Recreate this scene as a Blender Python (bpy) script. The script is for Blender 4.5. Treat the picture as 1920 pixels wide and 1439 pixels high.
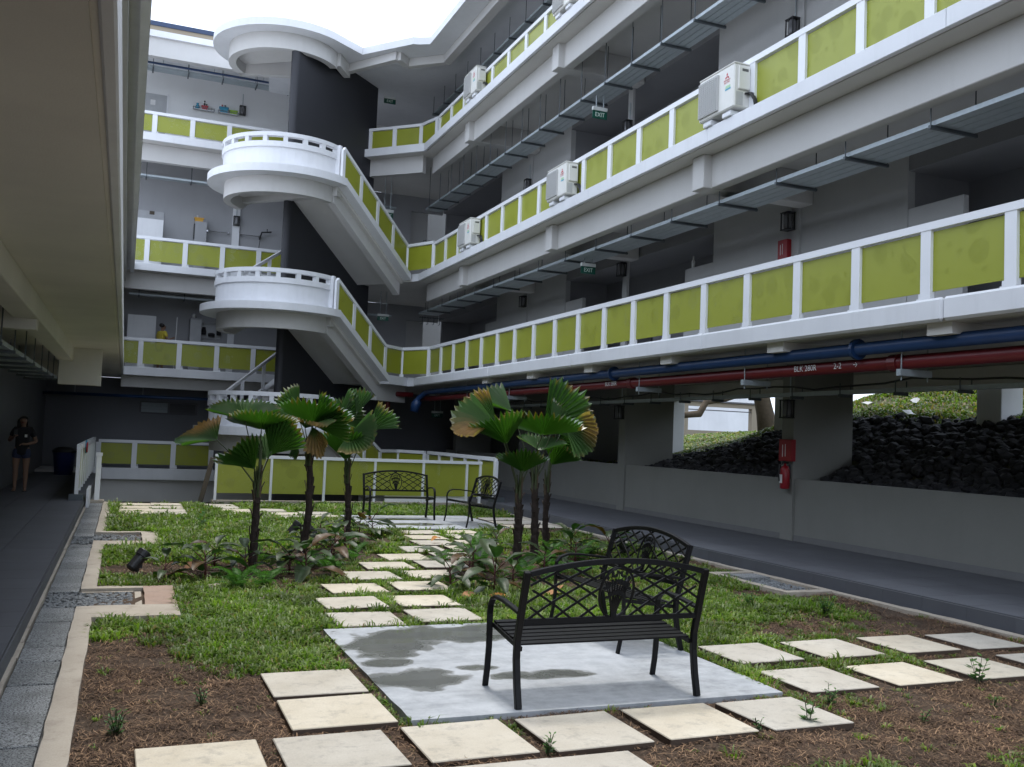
import bpy, bmesh, math, random
import numpy as np
from mathutils import Matrix, Vector

# ------------------------------------------------------------------ camera, sky, sun, exposure
scene = bpy.context.scene
for o in list(bpy.data.objects):
    bpy.data.objects.remove(o, do_unlink=True)
COL = scene.collection

cam_data = bpy.data.cameras.new('camera')
cam_data.sensor_fit = 'HORIZONTAL'
cam_data.sensor_width = 36.0
cam_data.lens = 33.52
cam_data.clip_start = 0.05
cam_data.clip_end = 2000.0
cam = bpy.data.objects.new('camera', cam_data)
COL.objects.link(cam)
_r = Vector((0.925597, -0.376404, 0.039874))
_u = Vector((-0.058226, -0.037501, 0.997599))
_f = Vector((0.374005, 0.925696, 0.056628))
cam.matrix_world = Matrix(((_r.x, _u.x, -_f.x, 0.0), (_r.y, _u.y, -_f.y, 0.0), (_r.z, _u.z, -_f.z, 1.72), (0, 0, 0, 1)))
scene.camera = cam

SUN_EL, SUN_AZ = 75.0, 15.0          # high hazy sun; azimuth measured clockwise from +Y
world = bpy.data.worlds.new('World')
scene.world = world
world.use_nodes = True
wn = world.node_tree
wn.nodes.clear()
w_out = wn.nodes.new('ShaderNodeOutputWorld')
w_bg = wn.nodes.new('ShaderNodeBackground')
w_sky = wn.nodes.new('ShaderNodeTexSky')
w_sky.sky_type = 'NISHITA'
w_sky.sun_disc = False
w_sky.sun_elevation = math.radians(SUN_EL)
w_sky.sun_rotation = math.radians(SUN_AZ)
w_sky.air_density = 1.0
w_sky.dust_density = 4.0
w_mix = wn.nodes.new('ShaderNodeMix')     # thin bright cloud over the whole sky
w_mix.data_type = 'RGBA'
w_mix.inputs[0].default_value = 0.8
w_mix.inputs[7].default_value = (9.0, 10.1, 11.9, 1)
wn.links.new(w_sky.outputs[0], w_mix.inputs[6])
wn.links.new(w_mix.outputs[2], w_bg.inputs[0])
w_bg.inputs[1].default_value = 0.14
wn.links.new(w_bg.outputs[0], w_out.inputs[0])

sun_data = bpy.data.lights.new('sun', 'SUN')
sun_data.energy = 1.5
sun_data.angle = math.radians(10)
sun_data.color = (1.0, 0.96, 0.89)
sun = bpy.data.objects.new('sun', sun_data)
COL.objects.link(sun)
_el, _az = math.radians(SUN_EL), math.radians(SUN_AZ)
_to = Vector((math.sin(_az) * math.cos(_el), math.cos(_az) * math.cos(_el), math.sin(_el)))
sun.rotation_euler = _to.to_track_quat('Z', 'Y').to_euler()
sun.location = (0, 0, 40)

vs = scene.view_settings
vs.view_transform = 'Standard'
vs.look = 'None'
vs.gamma = 1.0
vs.use_curve_mapping = False
vs.exposure = 0.62
scene.render.engine = 'CYCLES'
scene.cycles.max_bounces = 8
scene.cycles.diffuse_bounces = 5
scene.cycles.glossy_bounces = 3
scene.cycles.transmission_bounces = 4
scene.cycles.transparent_max_bounces = 8
scene.cycles.caustics_reflective = False
scene.cycles.caustics_refractive = False
scene.cycles.use_denoising = True
scene.cycles.sample_clamp_indirect = 4.0

random.seed(7)
RNG = np.random.default_rng(7)
PI = math.pi

# ------------------------------------------------------------------ materials
def nmat(name):
    m = bpy.data.materials.new(name)
    m.use_nodes = True
    nt = m.node_tree
    b = nt.nodes['Principled BSDF']
    return m, nt, b

def N(nt, t, **kw):
    n = nt.nodes.new(t)
    for k, v in kw.items():
        setattr(n, k, v)
    return n

def L(nt, a, b):
    nt.links.new(a, b)

def coords(nt, scale=1.0, kind='Object'):
    if kind == 'World':
        g = N(nt, 'ShaderNodeNewGeometry')
        out = g.outputs['Position']
    else:
        tc = N(nt, 'ShaderNodeTexCoord')
        out = tc.outputs[kind]
    mp = N(nt, 'ShaderNodeMapping')
    if isinstance(scale, (int, float)):
        scale = (scale,) * 3
    mp.inputs['Scale'].default_value = scale
    L(nt, out, mp.inputs[0])
    return mp.outputs[0]

def noise(nt, vec, scale, detail=4, rough=0.55):
    n = N(nt, 'ShaderNodeTexNoise')
    n.inputs['Scale'].default_value = scale
    n.inputs['Detail'].default_value = detail
    n.inputs['Roughness'].default_value = rough
    L(nt, vec, n.inputs['Vector'])
    return n.outputs[0]

def ramp(nt, fac, stops):
    r = N(nt, 'ShaderNodeValToRGB')
    el = r.color_ramp.elements
    while len(el) < len(stops):
        el.new(0.5)
    for e, (p, c) in zip(el, stops):
        e.position = p
        e.color = (c, c, c, 1) if isinstance(c, (int, float)) else (c[0], c[1], c[2], 1)
    L(nt, fac, r.inputs[0])
    return r.outputs[0]

def mixc(nt, fac, a, b, mode='MIX'):
    m = N(nt, 'ShaderNodeMix', data_type='RGBA', blend_type=mode)
    for s, v in ((m.inputs[0], fac), (m.inputs[6], a), (m.inputs[7], b)):
        if isinstance(v, (int, float)):
            s.default_value = v
        elif isinstance(v, tuple):
            s.default_value = (v[0], v[1], v[2], 1)
        else:
            L(nt, v, s)
    return m.outputs[2]

def math_(nt, op, a, b=0.0, c=None):
    m = N(nt, 'ShaderNodeMath', operation=op)
    for i, v in enumerate((a, b, c)):
        if v is None:
            continue
        if isinstance(v, (int, float)):
            m.inputs[i].default_value = v
        else:
            L(nt, v, m.inputs[i])
    return m.outputs[0]

def bump(nt, b, h, strength=0.3, dist=0.02):
    n = N(nt, 'ShaderNodeBump')
    n.inputs['Strength'].default_value = strength
    n.inputs['Distance'].default_value = dist
    L(nt, h, n.inputs['Height'])
    L(nt, n.outputs[0], b.inputs['Normal'])

def painted(name, col, rough=0.6, dirt=0.12, grain=0.15, scale=1.0, streak=True, gain=0.16):
    """painted masonry: faint blotches, faint rain streaks, roller grain"""
    m, nt, b = nmat(name)
    w = coords(nt, 1.0, 'World')
    big = noise(nt, w, 0.7 * scale, 5, 0.6)
    f = ramp(nt, big, [(0.3, 0.0), (0.75, 1.0)])
    dark = tuple(c * (1 - dirt * 1.6) for c in col)
    c = mixc(nt, f, dark, col)
    if streak:
        ws = coords(nt, (2.3, 2.3, 0.3), 'World')
        st = ramp(nt, noise(nt, ws, 1.6, 6, 0.7), [(0.52, 0.0), (0.85, 1.0)])
        c = mixc(nt, math_(nt, 'MULTIPLY', st, gain), c, tuple(x * 0.62 for x in col))
    fine = noise(nt, w, 90 * scale, 2)
    c = mixc(nt, 0.06, c, fine, 'OVERLAY')
    L(nt, c, b.inputs['Base Color'])
    b.inputs['Roughness'].default_value = rough
    bump(nt, b, fine, grain, 0.004)
    return m

def plain(name, col, rough=0.5, metal=0.0, vary=0.08, scale=6.0, spec=None):
    m, nt, b = nmat(name)
    w = coords(nt, 1.0)
    n1 = noise(nt, w, scale, 4)
    c = mixc(nt, n1, tuple(x * (1 - vary * 2) for x in col), tuple(min(1, x * (1 + vary)) for x in col))
    L(nt, c, b.inputs['Base Color'])
    b.inputs['Roughness'].default_value = rough
    b.inputs['Metallic'].default_value = metal
    if spec is not None:
        b.inputs['Specular IOR Level'].default_value = spec
    return m

M = {}
M['white'] = painted('white_paint', (0.78, 0.79, 0.82), 0.5, 0.09, 0.25, gain=0.34)
M['rail_white'] = painted('railing_white_paint', (0.80, 0.81, 0.84), 0.42, 0.04, 0.1, streak=False)
M['soffit'] = painted('soffit_paint', (0.68, 0.665, 0.64), 0.75, 0.08, 0.3, streak=False)
M['soffit_left'] = painted('soffit_paint_weathered', (0.72, 0.69, 0.63), 0.8, 0.10, 0.5, streak=False)
M['beam'] = painted('beam_paint', (0.60, 0.59, 0.58), 0.7, 0.07, 0.3)
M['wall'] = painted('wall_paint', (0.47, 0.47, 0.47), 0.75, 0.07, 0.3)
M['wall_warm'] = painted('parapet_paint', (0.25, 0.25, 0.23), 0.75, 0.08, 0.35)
M['alcove'] = painted('shaded_alcove_paint', (0.25, 0.25, 0.265), 0.75, 0.08, 0.3)  # darker copy of the wall paint, recess shade put into the colour
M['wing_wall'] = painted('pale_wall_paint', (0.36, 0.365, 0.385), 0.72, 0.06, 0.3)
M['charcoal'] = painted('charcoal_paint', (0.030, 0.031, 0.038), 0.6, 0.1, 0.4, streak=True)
M['wing_lit'] = painted('lit_top_wall_paint', (0.82, 0.825, 0.84), 0.72, 0.05, 0.3, gain=0.08)  # wing wall paint lightened: top-storey sky light put into the colour
M['wall_shaded'] = painted('shaded_wall_paint', (0.17, 0.175, 0.195), 0.75, 0.07, 0.3)  # darkened wall paint; the deep walkway shade is put into the colour
M['dark'] = painted('dark_wall', (0.07, 0.07, 0.075), 0.8, 0.1, 0.3)
M['cream'] = painted('cream_render', (0.30, 0.255, 0.19), 0.8, 0.1, 0.3)
M['blue_coping'] = plain('blue_coping', (0.025, 0.045, 0.10), 0.5)
M['galv'] = plain('galvanised_steel', (0.40, 0.45, 0.48), 0.45, 0.3, 0.12, 14)
M['galv_dark'] = plain('dark_steel', (0.10, 0.115, 0.125), 0.5, 0.5, 0.1, 14)
M['iron'] = plain('black_iron', (0.006, 0.006, 0.007), 0.45, 0.0, 0.15, 30, 0.22)
M['bronze_iron'] = plain('dark_iron', (0.026, 0.024, 0.025), 0.38, 0.0, 0.15, 30, 0.6)
M['black_plastic'] = plain('black_plastic', (0.02, 0.02, 0.022), 0.45)
M['blue_pipe'] = plain('blue_pipe_paint', (0.010, 0.040, 0.120), 0.42, 0, 0.15, 5)
M['red_pipe'] = plain('red_pipe_paint', (0.125, 0.008, 0.011), 0.4, 0, 0.15, 5)
M['red_box'] = plain('red_enamel', (0.30, 0.012, 0.02), 0.35)
M['ac_white'] = plain('aircon_shell', (0.74, 0.73, 0.69), 0.45, 0, 0.05, 8)
M['ac_grey'] = plain('aircon_grille', (0.50, 0.50, 0.49), 0.6, 0, 0.1, 60)
M['print_red'] = plain('red_print', (0.55, 0.03, 0.05), 0.5)
M['print_white'] = plain('white_print', (0.72, 0.72, 0.72), 0.6)
M['print_cyan'] = plain('cyan_print', (0.08, 0.40, 0.55), 0.5)
M['print_green'] = plain('pale_green_print', (0.45, 0.68, 0.42), 0.5)
M['print_grey'] = plain('grey_print', (0.12, 0.12, 0.12), 0.5)
M['sign_green'] = plain('exit_green', (0.005, 0.075, 0.05), 0.35)
M['sign_white'] = plain('sign_housing', (0.62, 0.64, 0.62), 0.45)
M['sign_letters'] = plain('exit_letters', (0.70, 0.80, 0.72), 0.5)
M['lamp_glass'] = plain('smoked_lamp_glass', (0.16, 0.16, 0.17), 0.2, 0, 0.1, 8)
M['door_grey'] = plain('grey_door', (0.43, 0.44, 0.46), 0.5)
M['door_dark'] = plain('dark_door', (0.10, 0.10, 0.11), 0.5)
M['paper'] = plain('paper', (0.75, 0.75, 0.75), 0.8)
M['chrome'] = plain('chrome', (0.55, 0.56, 0.58), 0.2, 0.9)
M['teal'] = plain('blue_basket_plastic', (0.03, 0.30, 0.48), 0.4)
M['coral'] = plain('red_basket_plastic', (0.50, 0.06, 0.08), 0.4)
M['lime_plastic'] = plain('green_basket_plastic', (0.32, 0.55, 0.05), 0.4)
M['yellow_plastic'] = plain('amber_plastic', (0.60, 0.32, 0.03), 0.4)
M['brown_wood'] = plain('brown_post', (0.10, 0.08, 0.06), 0.8)
M['skin'] = plain('skin', (0.26, 0.15, 0.10), 0.55)
M['hair'] = plain('black_hair', (0.012, 0.010, 0.010), 0.45)
M['shirt_black'] = plain('black_cotton', (0.016, 0.015, 0.018), 0.9)
M['shirt_yellow'] = plain('yellow_cotton', (0.52, 0.42, 0.05), 0.9)
M['denim'] = plain('blue_denim', (0.035, 0.045, 0.09), 0.9)
M['bin_blue'] = plain('blue_bin_plastic', (0.02, 0.03, 0.12), 0.5)
M['bark_dry'] = plain('palm_trunk_bark', (0.036, 0.024, 0.019), 0.95, 0, 0.4, 26)
M['fibre'] = plain('palm_leaf_base', (0.10, 0.07, 0.045), 0.95, 0, 0.3, 20)
M['tree_bark'] = plain('tree_bark', (0.12, 0.09, 0.06), 0.9, 0, 0.3, 8)

# lime perforated panel: triangular lattice of punched holes, gathered in round clusters
def panel_mat(name, col):
    m, nt, b = nmat(name)
    uv = N(nt, 'ShaderNodeUVMap').outputs[0]
    sp = N(nt, 'ShaderNodeSeparateXYZ')
    L(nt, uv, sp.inputs[0])
    a = 0.021
    u = math_(nt, 'DIVIDE', sp.outputs[0], a)
    v = math_(nt, 'DIVIDE', sp.outputs[1], a * 0.866)
    row = math_(nt, 'FLOOR', v)
    off = math_(nt, 'MULTIPLY', math_(nt, 'PINGPONG', row, 1.0), 0.5)
    du = math_(nt, 'SUBTRACT', math_(nt, 'FRACT', math_(nt, 'ADD', u, off)), 0.5)
    dv = math_(nt, 'MULTIPLY', math_(nt, 'SUBTRACT', math_(nt, 'FRACT', v), 0.5), 0.866)
    d = math_(nt, 'SQRT', math_(nt, 'ADD', math_(nt, 'MULTIPLY', du, du), math_(nt, 'MULTIPLY', dv, dv)))
    hole = math_(nt, 'LESS_THAN', d, 0.19)
    vo = N(nt, 'ShaderNodeTexVoronoi', voronoi_dimensions='2D')
    vo.inputs['Scale'].default_value = 2.35
    vo.inputs['Randomness'].default_value = 0.85
    L(nt, uv, vo.inputs['Vector'])
    sc = N(nt, 'ShaderNodeSeparateColor')
    L(nt, vo.outputs['Color'], sc.inputs[0])
    rad = math_(nt, 'MULTIPLY', math_(nt, 'GREATER_THAN', sc.outputs[0], 0.45), math_(nt, 'MULTIPLY_ADD', sc.outputs[1], 0.12, 0.24))
    big = math_(nt, 'LESS_THAN', vo.outputs['Distance'], rad)
    vo2 = N(nt, 'ShaderNodeTexVoronoi', voronoi_dimensions='2D')
    vo2.inputs['Scale'].default_value = 6.0
    L(nt, uv, vo2.inputs['Vector'])
    sc2 = N(nt, 'ShaderNodeSeparateColor')
    L(nt, vo2.outputs['Color'], sc2.inputs[0])
    small = math_(nt, 'MULTIPLY', math_(nt, 'LESS_THAN', vo2.outputs['Distance'], 0.22), math_(nt, 'GREATER_THAN', sc2.outputs[0], 0.72))
    wn_ = N(nt, 'ShaderNodeTexWhiteNoise', noise_dimensions='2D')
    cb = N(nt, 'ShaderNodeCombineXYZ')
    L(nt, math_(nt, 'FLOOR', math_(nt, 'ADD', u, off)), cb.inputs[0])
    L(nt, row, cb.inputs[1])
    L(nt, cb.outputs[0], wn_.inputs['Vector'])
    stray = math_(nt, 'GREATER_THAN', wn_.outputs[0], 0.965)
    on = math_(nt, 'MAXIMUM', math_(nt, 'MAXIMUM', big, small), stray)
    alpha = math_(nt, 'MULTIPLY', hole, on)
    w = coords(nt, 1.0, 'World')
    blot = noise(nt, w, 1.6, 4)
    c = mixc(nt, ramp(nt, blot, [(0.2, 0), (0.8, 1)]), tuple(x * 0.93 for x in col), col)
    st = ramp(nt, noise(nt, coords(nt, (6, 6, 0.4), 'World'), 1.5, 3), [(0.5, 0), (0.8, 1)])
    c = mixc(nt, math_(nt, 'MULTIPLY', st, 0.08), c, tuple(x * 0.75 + 0.06 for x in col))
    L(nt, c, b.inputs['Base Color'])
    b.inputs['Roughness'].default_value = 0.42
    tr = N(nt, 'ShaderNodeBsdfTransparent')
    mx = N(nt, 'ShaderNodeMixShader')
    L(nt, alpha, mx.inputs[0])
    L(nt, b.outputs[0], mx.inputs[1])
    L(nt, tr.outputs[0], mx.inputs[2])
    L(nt, mx.outputs[0], nt.nodes['Material Output'].inputs[0])
    return m
M['lime'] = panel_mat('lime_perforated_sheet', (0.30, 0.325, 0.03))

def tile_mat():
    m, nt, b = nmat('grey_floor_tile')
    w = coords(nt, 1.0, 'World')
    oi = N(nt, 'ShaderNodeObjectInfo')
    c = mixc(nt, oi.outputs['Random'], (0.085, 0.089, 0.101), (0.105, 0.110, 0.123))
    c = mixc(nt, ramp(nt, noise(nt, w, 2.2, 5), [(0.35, 0), (0.7, 0.6)]), c, (0.07, 0.07, 0.08))
    c = mixc(nt, math_(nt, 'MULTIPLY', noise(nt, w, 160, 2), 0.3), c, (0.14, 0.14, 0.15))
    L(nt, c, b.inputs['Base Color'])
    b.inputs['Roughness'].default_value = 0.55
    b.inputs['Specular IOR Level'].default_value = 0.3
    return m
M['tile'] = tile_mat()
M['mortar'] = plain('tile_mortar', (0.19, 0.19, 0.19), 0.9)

def concrete(name, c1, c2, c3, rough=0.8, sc=1.0, obj_random=0.0, bumpy=0.3, dirt_shade_sides=False):
    m, nt, b = nmat(name)
    w = coords(nt, 1.0, 'World')
    a = ramp(nt, noise(nt, w, 1.3 * sc, 6, 0.62), [(0.32, 0.0), (0.7, 1.0)])
    c = mixc(nt, a, c1, c2)
    s2 = ramp(nt, noise(nt, w, 4.5 * sc, 7, 0.75), [(0.52, 0.0), (0.74, 1.0)])
    c = mixc(nt, math_(nt, 'MULTIPLY', s2, 0.85), c, c3)
    s3 = ramp(nt, noise(nt, w, 26 * sc, 4, 0.7), [(0.60, 0.0), (0.70, 1.0)])
    c = mixc(nt, math_(nt, 'MULTIPLY', s3, 0.35), c, c3)
    f = noise(nt, w, 120, 2)
    c = mixc(nt, 0.16, c, f, 'OVERLAY')
    if obj_random:
        oi = N(nt, 'ShaderNodeObjectInfo')
        hs = N(nt, 'ShaderNodeHueSaturation')
        L(nt, math_(nt, 'MULTIPLY_ADD', oi.outputs['Random'], obj_random, 1 - obj_random * 0.5), hs.inputs['Value'])
        L(nt, math_(nt, 'MULTIPLY_ADD', oi.outputs['Random'], 0.5, 0.75), hs.inputs['Saturation'])
        L(nt, c, hs.inputs['Color'])
        c = hs.outputs[0]
    if dirt_shade_sides:  # sides browned: soil dirt, with the edge shade put into the colour
        ge = N(nt, 'ShaderNodeNewGeometry')
        sx = N(nt, 'ShaderNodeSeparateXYZ')
        L(nt, ge.outputs['True Normal'], sx.inputs[0])
        c = mixc(nt, ramp(nt, sx.outputs[2], [(0.5, 0.0), (0.8, 1.0)]), (0.075, 0.05, 0.035), c)
    L(nt, c, b.inputs['Base Color'])
    b.inputs['Roughness'].default_value = rough
    bump(nt, b, noise(nt, w, 60 * sc, 4), bumpy, 0.004)
    return m
M['paver'] = concrete('cream_paver', (0.47, 0.42, 0.335), (0.58, 0.535, 0.45), (0.27, 0.25, 0.215), 0.75, 1.5, 0.26, dirt_shade_sides=True)
M['kerb'] = concrete('kerb_concrete', (0.37, 0.32, 0.26), (0.45, 0.40, 0.33), (0.25, 0.21, 0.17), 0.9)
M['kerb_red'] = concrete('kerb_mortar', (0.33, 0.22, 0.17), (0.38, 0.28, 0.22), (0.22, 0.17, 0.14), 0.9)

def drain_mat():
    m, nt, b = nmat('porous_drain_block')
    w = coords(nt, 1.0, 'World')
    oi = N(nt, 'ShaderNodeObjectInfo')
    c = mixc(nt, oi.outputs['Random'], (0.22, 0.23, 0.23), (0.33, 0.34, 0.34))
    sp = ramp(nt, noise(nt, w, 85, 3, 0.7), [(0.42, 0.0), (0.52, 1.0)])
    c = mixc(nt, sp, (0.05, 0.05, 0.05), c)
    c = mixc(nt, ramp(nt, noise(nt, w, 3, 4), [(0.5, 0), (0.75, .7)]), c, (0.10, 0.10, 0.095))
    L(nt, c, b.inputs['Base Color'])
    b.inputs['Roughness'].default_value = 0.9
    bump(nt, b, noise(nt, w, 85, 3, 0.7), 0.6, 0.01)
    return m
M['drain'] = drain_mat()

def pad_mat(name, puddles):
    """floated concrete with shallow puddles: wet patches are darker and glossy; one on the far pad is painted palm shade"""
    m, nt, b = nmat(name)
    w = coords(nt, 1.0, 'World')
    a = ramp(nt, noise(nt, w, 1.1, 6, 0.65), [(0.3, 0.0), (0.72, 1.0)])
    c = mixc(nt, a, (0.20, 0.21, 0.222), (0.44, 0.465, 0.495))
    mid = ramp(nt, noise(nt, w, 5.5, 7, 0.75), [(0.40, 0.0), (0.62, 1.0)])
    c = mixc(nt, math_(nt, 'MULTIPLY', mid, 0.45), c, (0.56, 0.58, 0.60))
    spk = ramp(nt, noise(nt, w, 30, 4, 0.7), [(0.62, 0.0), (0.72, 1.0)])
    c = mixc(nt, math_(nt, 'MULTIPLY', spk, 0.4), c, (0.16, 0.165, 0.17))
    sw = ramp(nt, noise(nt, coords(nt, (1.2, 7.0, 1.0), 'World'), 2.0, 5, 0.7), [(0.45, 0.0), (0.75, 1.0)])
    c = mixc(nt, math_(nt, 'MULTIPLY', sw, 0.4), c, (0.52, 0.545, 0.57))
    sep = N(nt, 'ShaderNodeSeparateXYZ')
    L(nt, w, sep.inputs[0])
    wob = N(nt, 'ShaderNodeTexNoise')
    wob.inputs['Scale'].default_value = 3.2
    wob.inputs['Detail'].default_value = 4
    L(nt, w, wob.inputs['Vector'])
    wet = None
    for (cx, cy, rx, ry) in puddles:
        dx = math_(nt, 'DIVIDE', math_(nt, 'SUBTRACT', sep.outputs[0], cx), rx)
        dy = math_(nt, 'DIVIDE', math_(nt, 'SUBTRACT', sep.outputs[1], cy), ry)
        d = math_(nt, 'ADD', math_(nt, 'MULTIPLY', dx, dx), math_(nt, 'MULTIPLY', dy, dy))
        wet = d if wet is None else math_(nt, 'SMOOTH_MIN', wet, d, 0.35)
    wet = math_(nt, 'ADD', wet, math_(nt, 'MULTIPLY', math_(nt, 'SUBTRACT', wob.outputs[0], 0.5), 3.0))
    wf = ramp(nt, wet, [(0.80, 1.0), (1.0, 0.0)])
    wr = ramp(nt, wet, [(0.45, 1.0), (0.85, 0.0)])
    c = mixc(nt, wf, c, mixc(nt, a, (0.105, 0.11, 0.105), (0.17, 0.175, 0.165)))
    L(nt, c, b.inputs['Base Color'])
    r = math_(nt, 'MULTIPLY_ADD', wr, -0.58, 0.70)
    L(nt, r, b.inputs['Roughness'])
    return m
M['pad1'] = pad_mat('bench_pad_concrete', [(2.62, 7.95, 0.85, 0.38), (2.05, 7.55, 0.35, 0.42), (2.05, 6.55, 0.42, 0.30), (2.95, 6.45, 0.42, 0.14),
                                            (1.95, 7.05, 0.20, 0.16), (2.52, 6.75, 0.2, 0.1), (3.3, 8.1, 1.3, 0.16)])
M['pad2'] = pad_mat('far_pad_concrete', [(5.2, 17.6, 0.9, 0.28), (5.0, 18.6, 0.8, 0.2)])  # first patch paints the palm-leaf shadow on the far pad

def soil_mat():
    m, nt, b = nmat('garden_soil')
    w = coords(nt, 1.0, 'World')
    a = noise(nt, w, 2.4, 6, 0.7)
    c = mixc(nt, ramp(nt, a, [(0.3, 0), (0.7, 1)]), (0.030, 0.019, 0.012), (0.085, 0.052, 0.031))
    c = mixc(nt, ramp(nt, noise(nt, w, 45, 4, 0.7), [(0.5, 0), (0.7, 1)]), c, (0.12, 0.082, 0.05))
    L(nt, c, b.inputs['Base Color'])
    b.inputs['Roughness'].default_value = 0.95
    bump(nt, b, noise(nt, w, 40, 5, 0.7), 0.8, 0.02)
    return m
M['soil'] = soil_mat()

def attr_mat(name, rough=0.5, trans=0.0, tcol_gain=1.6, spec=0.4, back=None, waxy_sheen=0.0):
    """colour from the mesh's own colour attribute (natural leaf and straw colours)"""
    m, nt, b = nmat(name)
    at = N(nt, 'ShaderNodeAttribute', attribute_name='Col')
    c = at.outputs[0]
    if back is not None:
        ge = N(nt, 'ShaderNodeNewGeometry')
        c = mixc(nt, ge.outputs['Backfacing'], c, mixc(nt, 0.4, c, back))
    if waxy_sheen:                                   # pale waxy tint: wax bloom plus sky sheen painted into the upper side
        ge = N(nt, 'ShaderNodeNewGeometry')
        up_ = math_(nt, 'SUBTRACT', 1.0, ge.outputs['Backfacing'])
        c = mixc(nt, math_(nt, 'MULTIPLY', up_, waxy_sheen), c, (0.30, 0.36, 0.29))
        L(nt, math_(nt, 'MULTIPLY', up_, 0.6), b.inputs['Coat Weight'])
        b.inputs['Coat Roughness'].default_value = 0.3
    L(nt, c, b.inputs['Base Color'])
    b.inputs['Roughness'].default_value = rough
    b.inputs['Specular IOR Level'].default_value = spec
    if trans:
        t = N(nt, 'ShaderNodeBsdfTranslucent')
        g = N(nt, 'ShaderNodeMix', data_type='RGBA', blend_type='MULTIPLY')
        g.inputs[0].default_value = 1.0
        L(nt, at.outputs[0], g.inputs[6])
        g.inputs[7].default_value = (tcol_gain * 1.1, tcol_gain * 1.5, tcol_gain * 0.5, 1)
        L(nt, g.outputs[2], t.inputs[0])
        mx = N(nt, 'ShaderNodeMixShader')
        mx.inputs[0].default_value = trans
        L(nt, b.outputs[0], mx.inputs[1])
        L(nt, t.outputs[0], mx.inputs[2])
        L(nt, mx.outputs[0], nt.nodes['Material Output'].inputs[0])
    return m
M['grass'] = attr_mat('grass_blade', 0.46, 0.30, 1.6, 0.35)
M['straw'] = attr_mat('dead_grass', 0.85, 0.0)
M['palm_leaf'] = attr_mat('palm_leaf', 0.30, 0.26, 1.6, 0.6, waxy_sheen=0.12)
M['broad_leaf'] = attr_mat('broad_leaf', 0.42, 0.12, 1.2, 0.3, back=(0.05, 0.028, 0.018))
M['fern_leaf'] = attr_mat('fern_leaf', 0.5, 0.3, 1.4, 0.3)
M['petiole'] = plain('palm_petiole', (0.045, 0.06, 0.022), 0.5, 0, 0.2, 10)
M['stem_red'] = plain('dark_red_stem', (0.07, 0.016, 0.014), 0.5)
M['dry_leaf'] = plain('dry_leaf', (0.42, 0.20, 0.09), 0.8, 0, 0.2, 12)

def rock_mat(name, c1, c2):
    m, nt, b = nmat(name)
    w = coords(nt, 1.0, 'World')
    oi = N(nt, 'ShaderNodeObjectInfo')
    c = mixc(nt, noise(nt, w, 7, 5, 0.7), c1, c2)
    c = mixc(nt, math_(nt, 'MULTIPLY', oi.outputs['Random'], 0.5), c, tuple(x * 0.5 for x in c1))
    L(nt, c, b.inputs['Base Color'])
    b.inputs['Roughness'].default_value = 0.85
    bump(nt, b, noise(nt, w, 30, 5), 0.5, 0.01)
    return m
M['rock'] = rock_mat('granite_rubble', (0.014, 0.014, 0.016), (0.055, 0.055, 0.06))
M['gravel'] = rock_mat('grey_gravel', (0.10, 0.11, 0.115), (0.27, 0.28, 0.285))
M['hill'] = plain('grassy_slope_soil', (0.085, 0.085, 0.03), 0.95, 0, 0.35, 3)
M['ground_far'] = plain('far_ground', (0.10, 0.10, 0.075), 0.95, 0, 0.2, 0.4)

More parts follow.
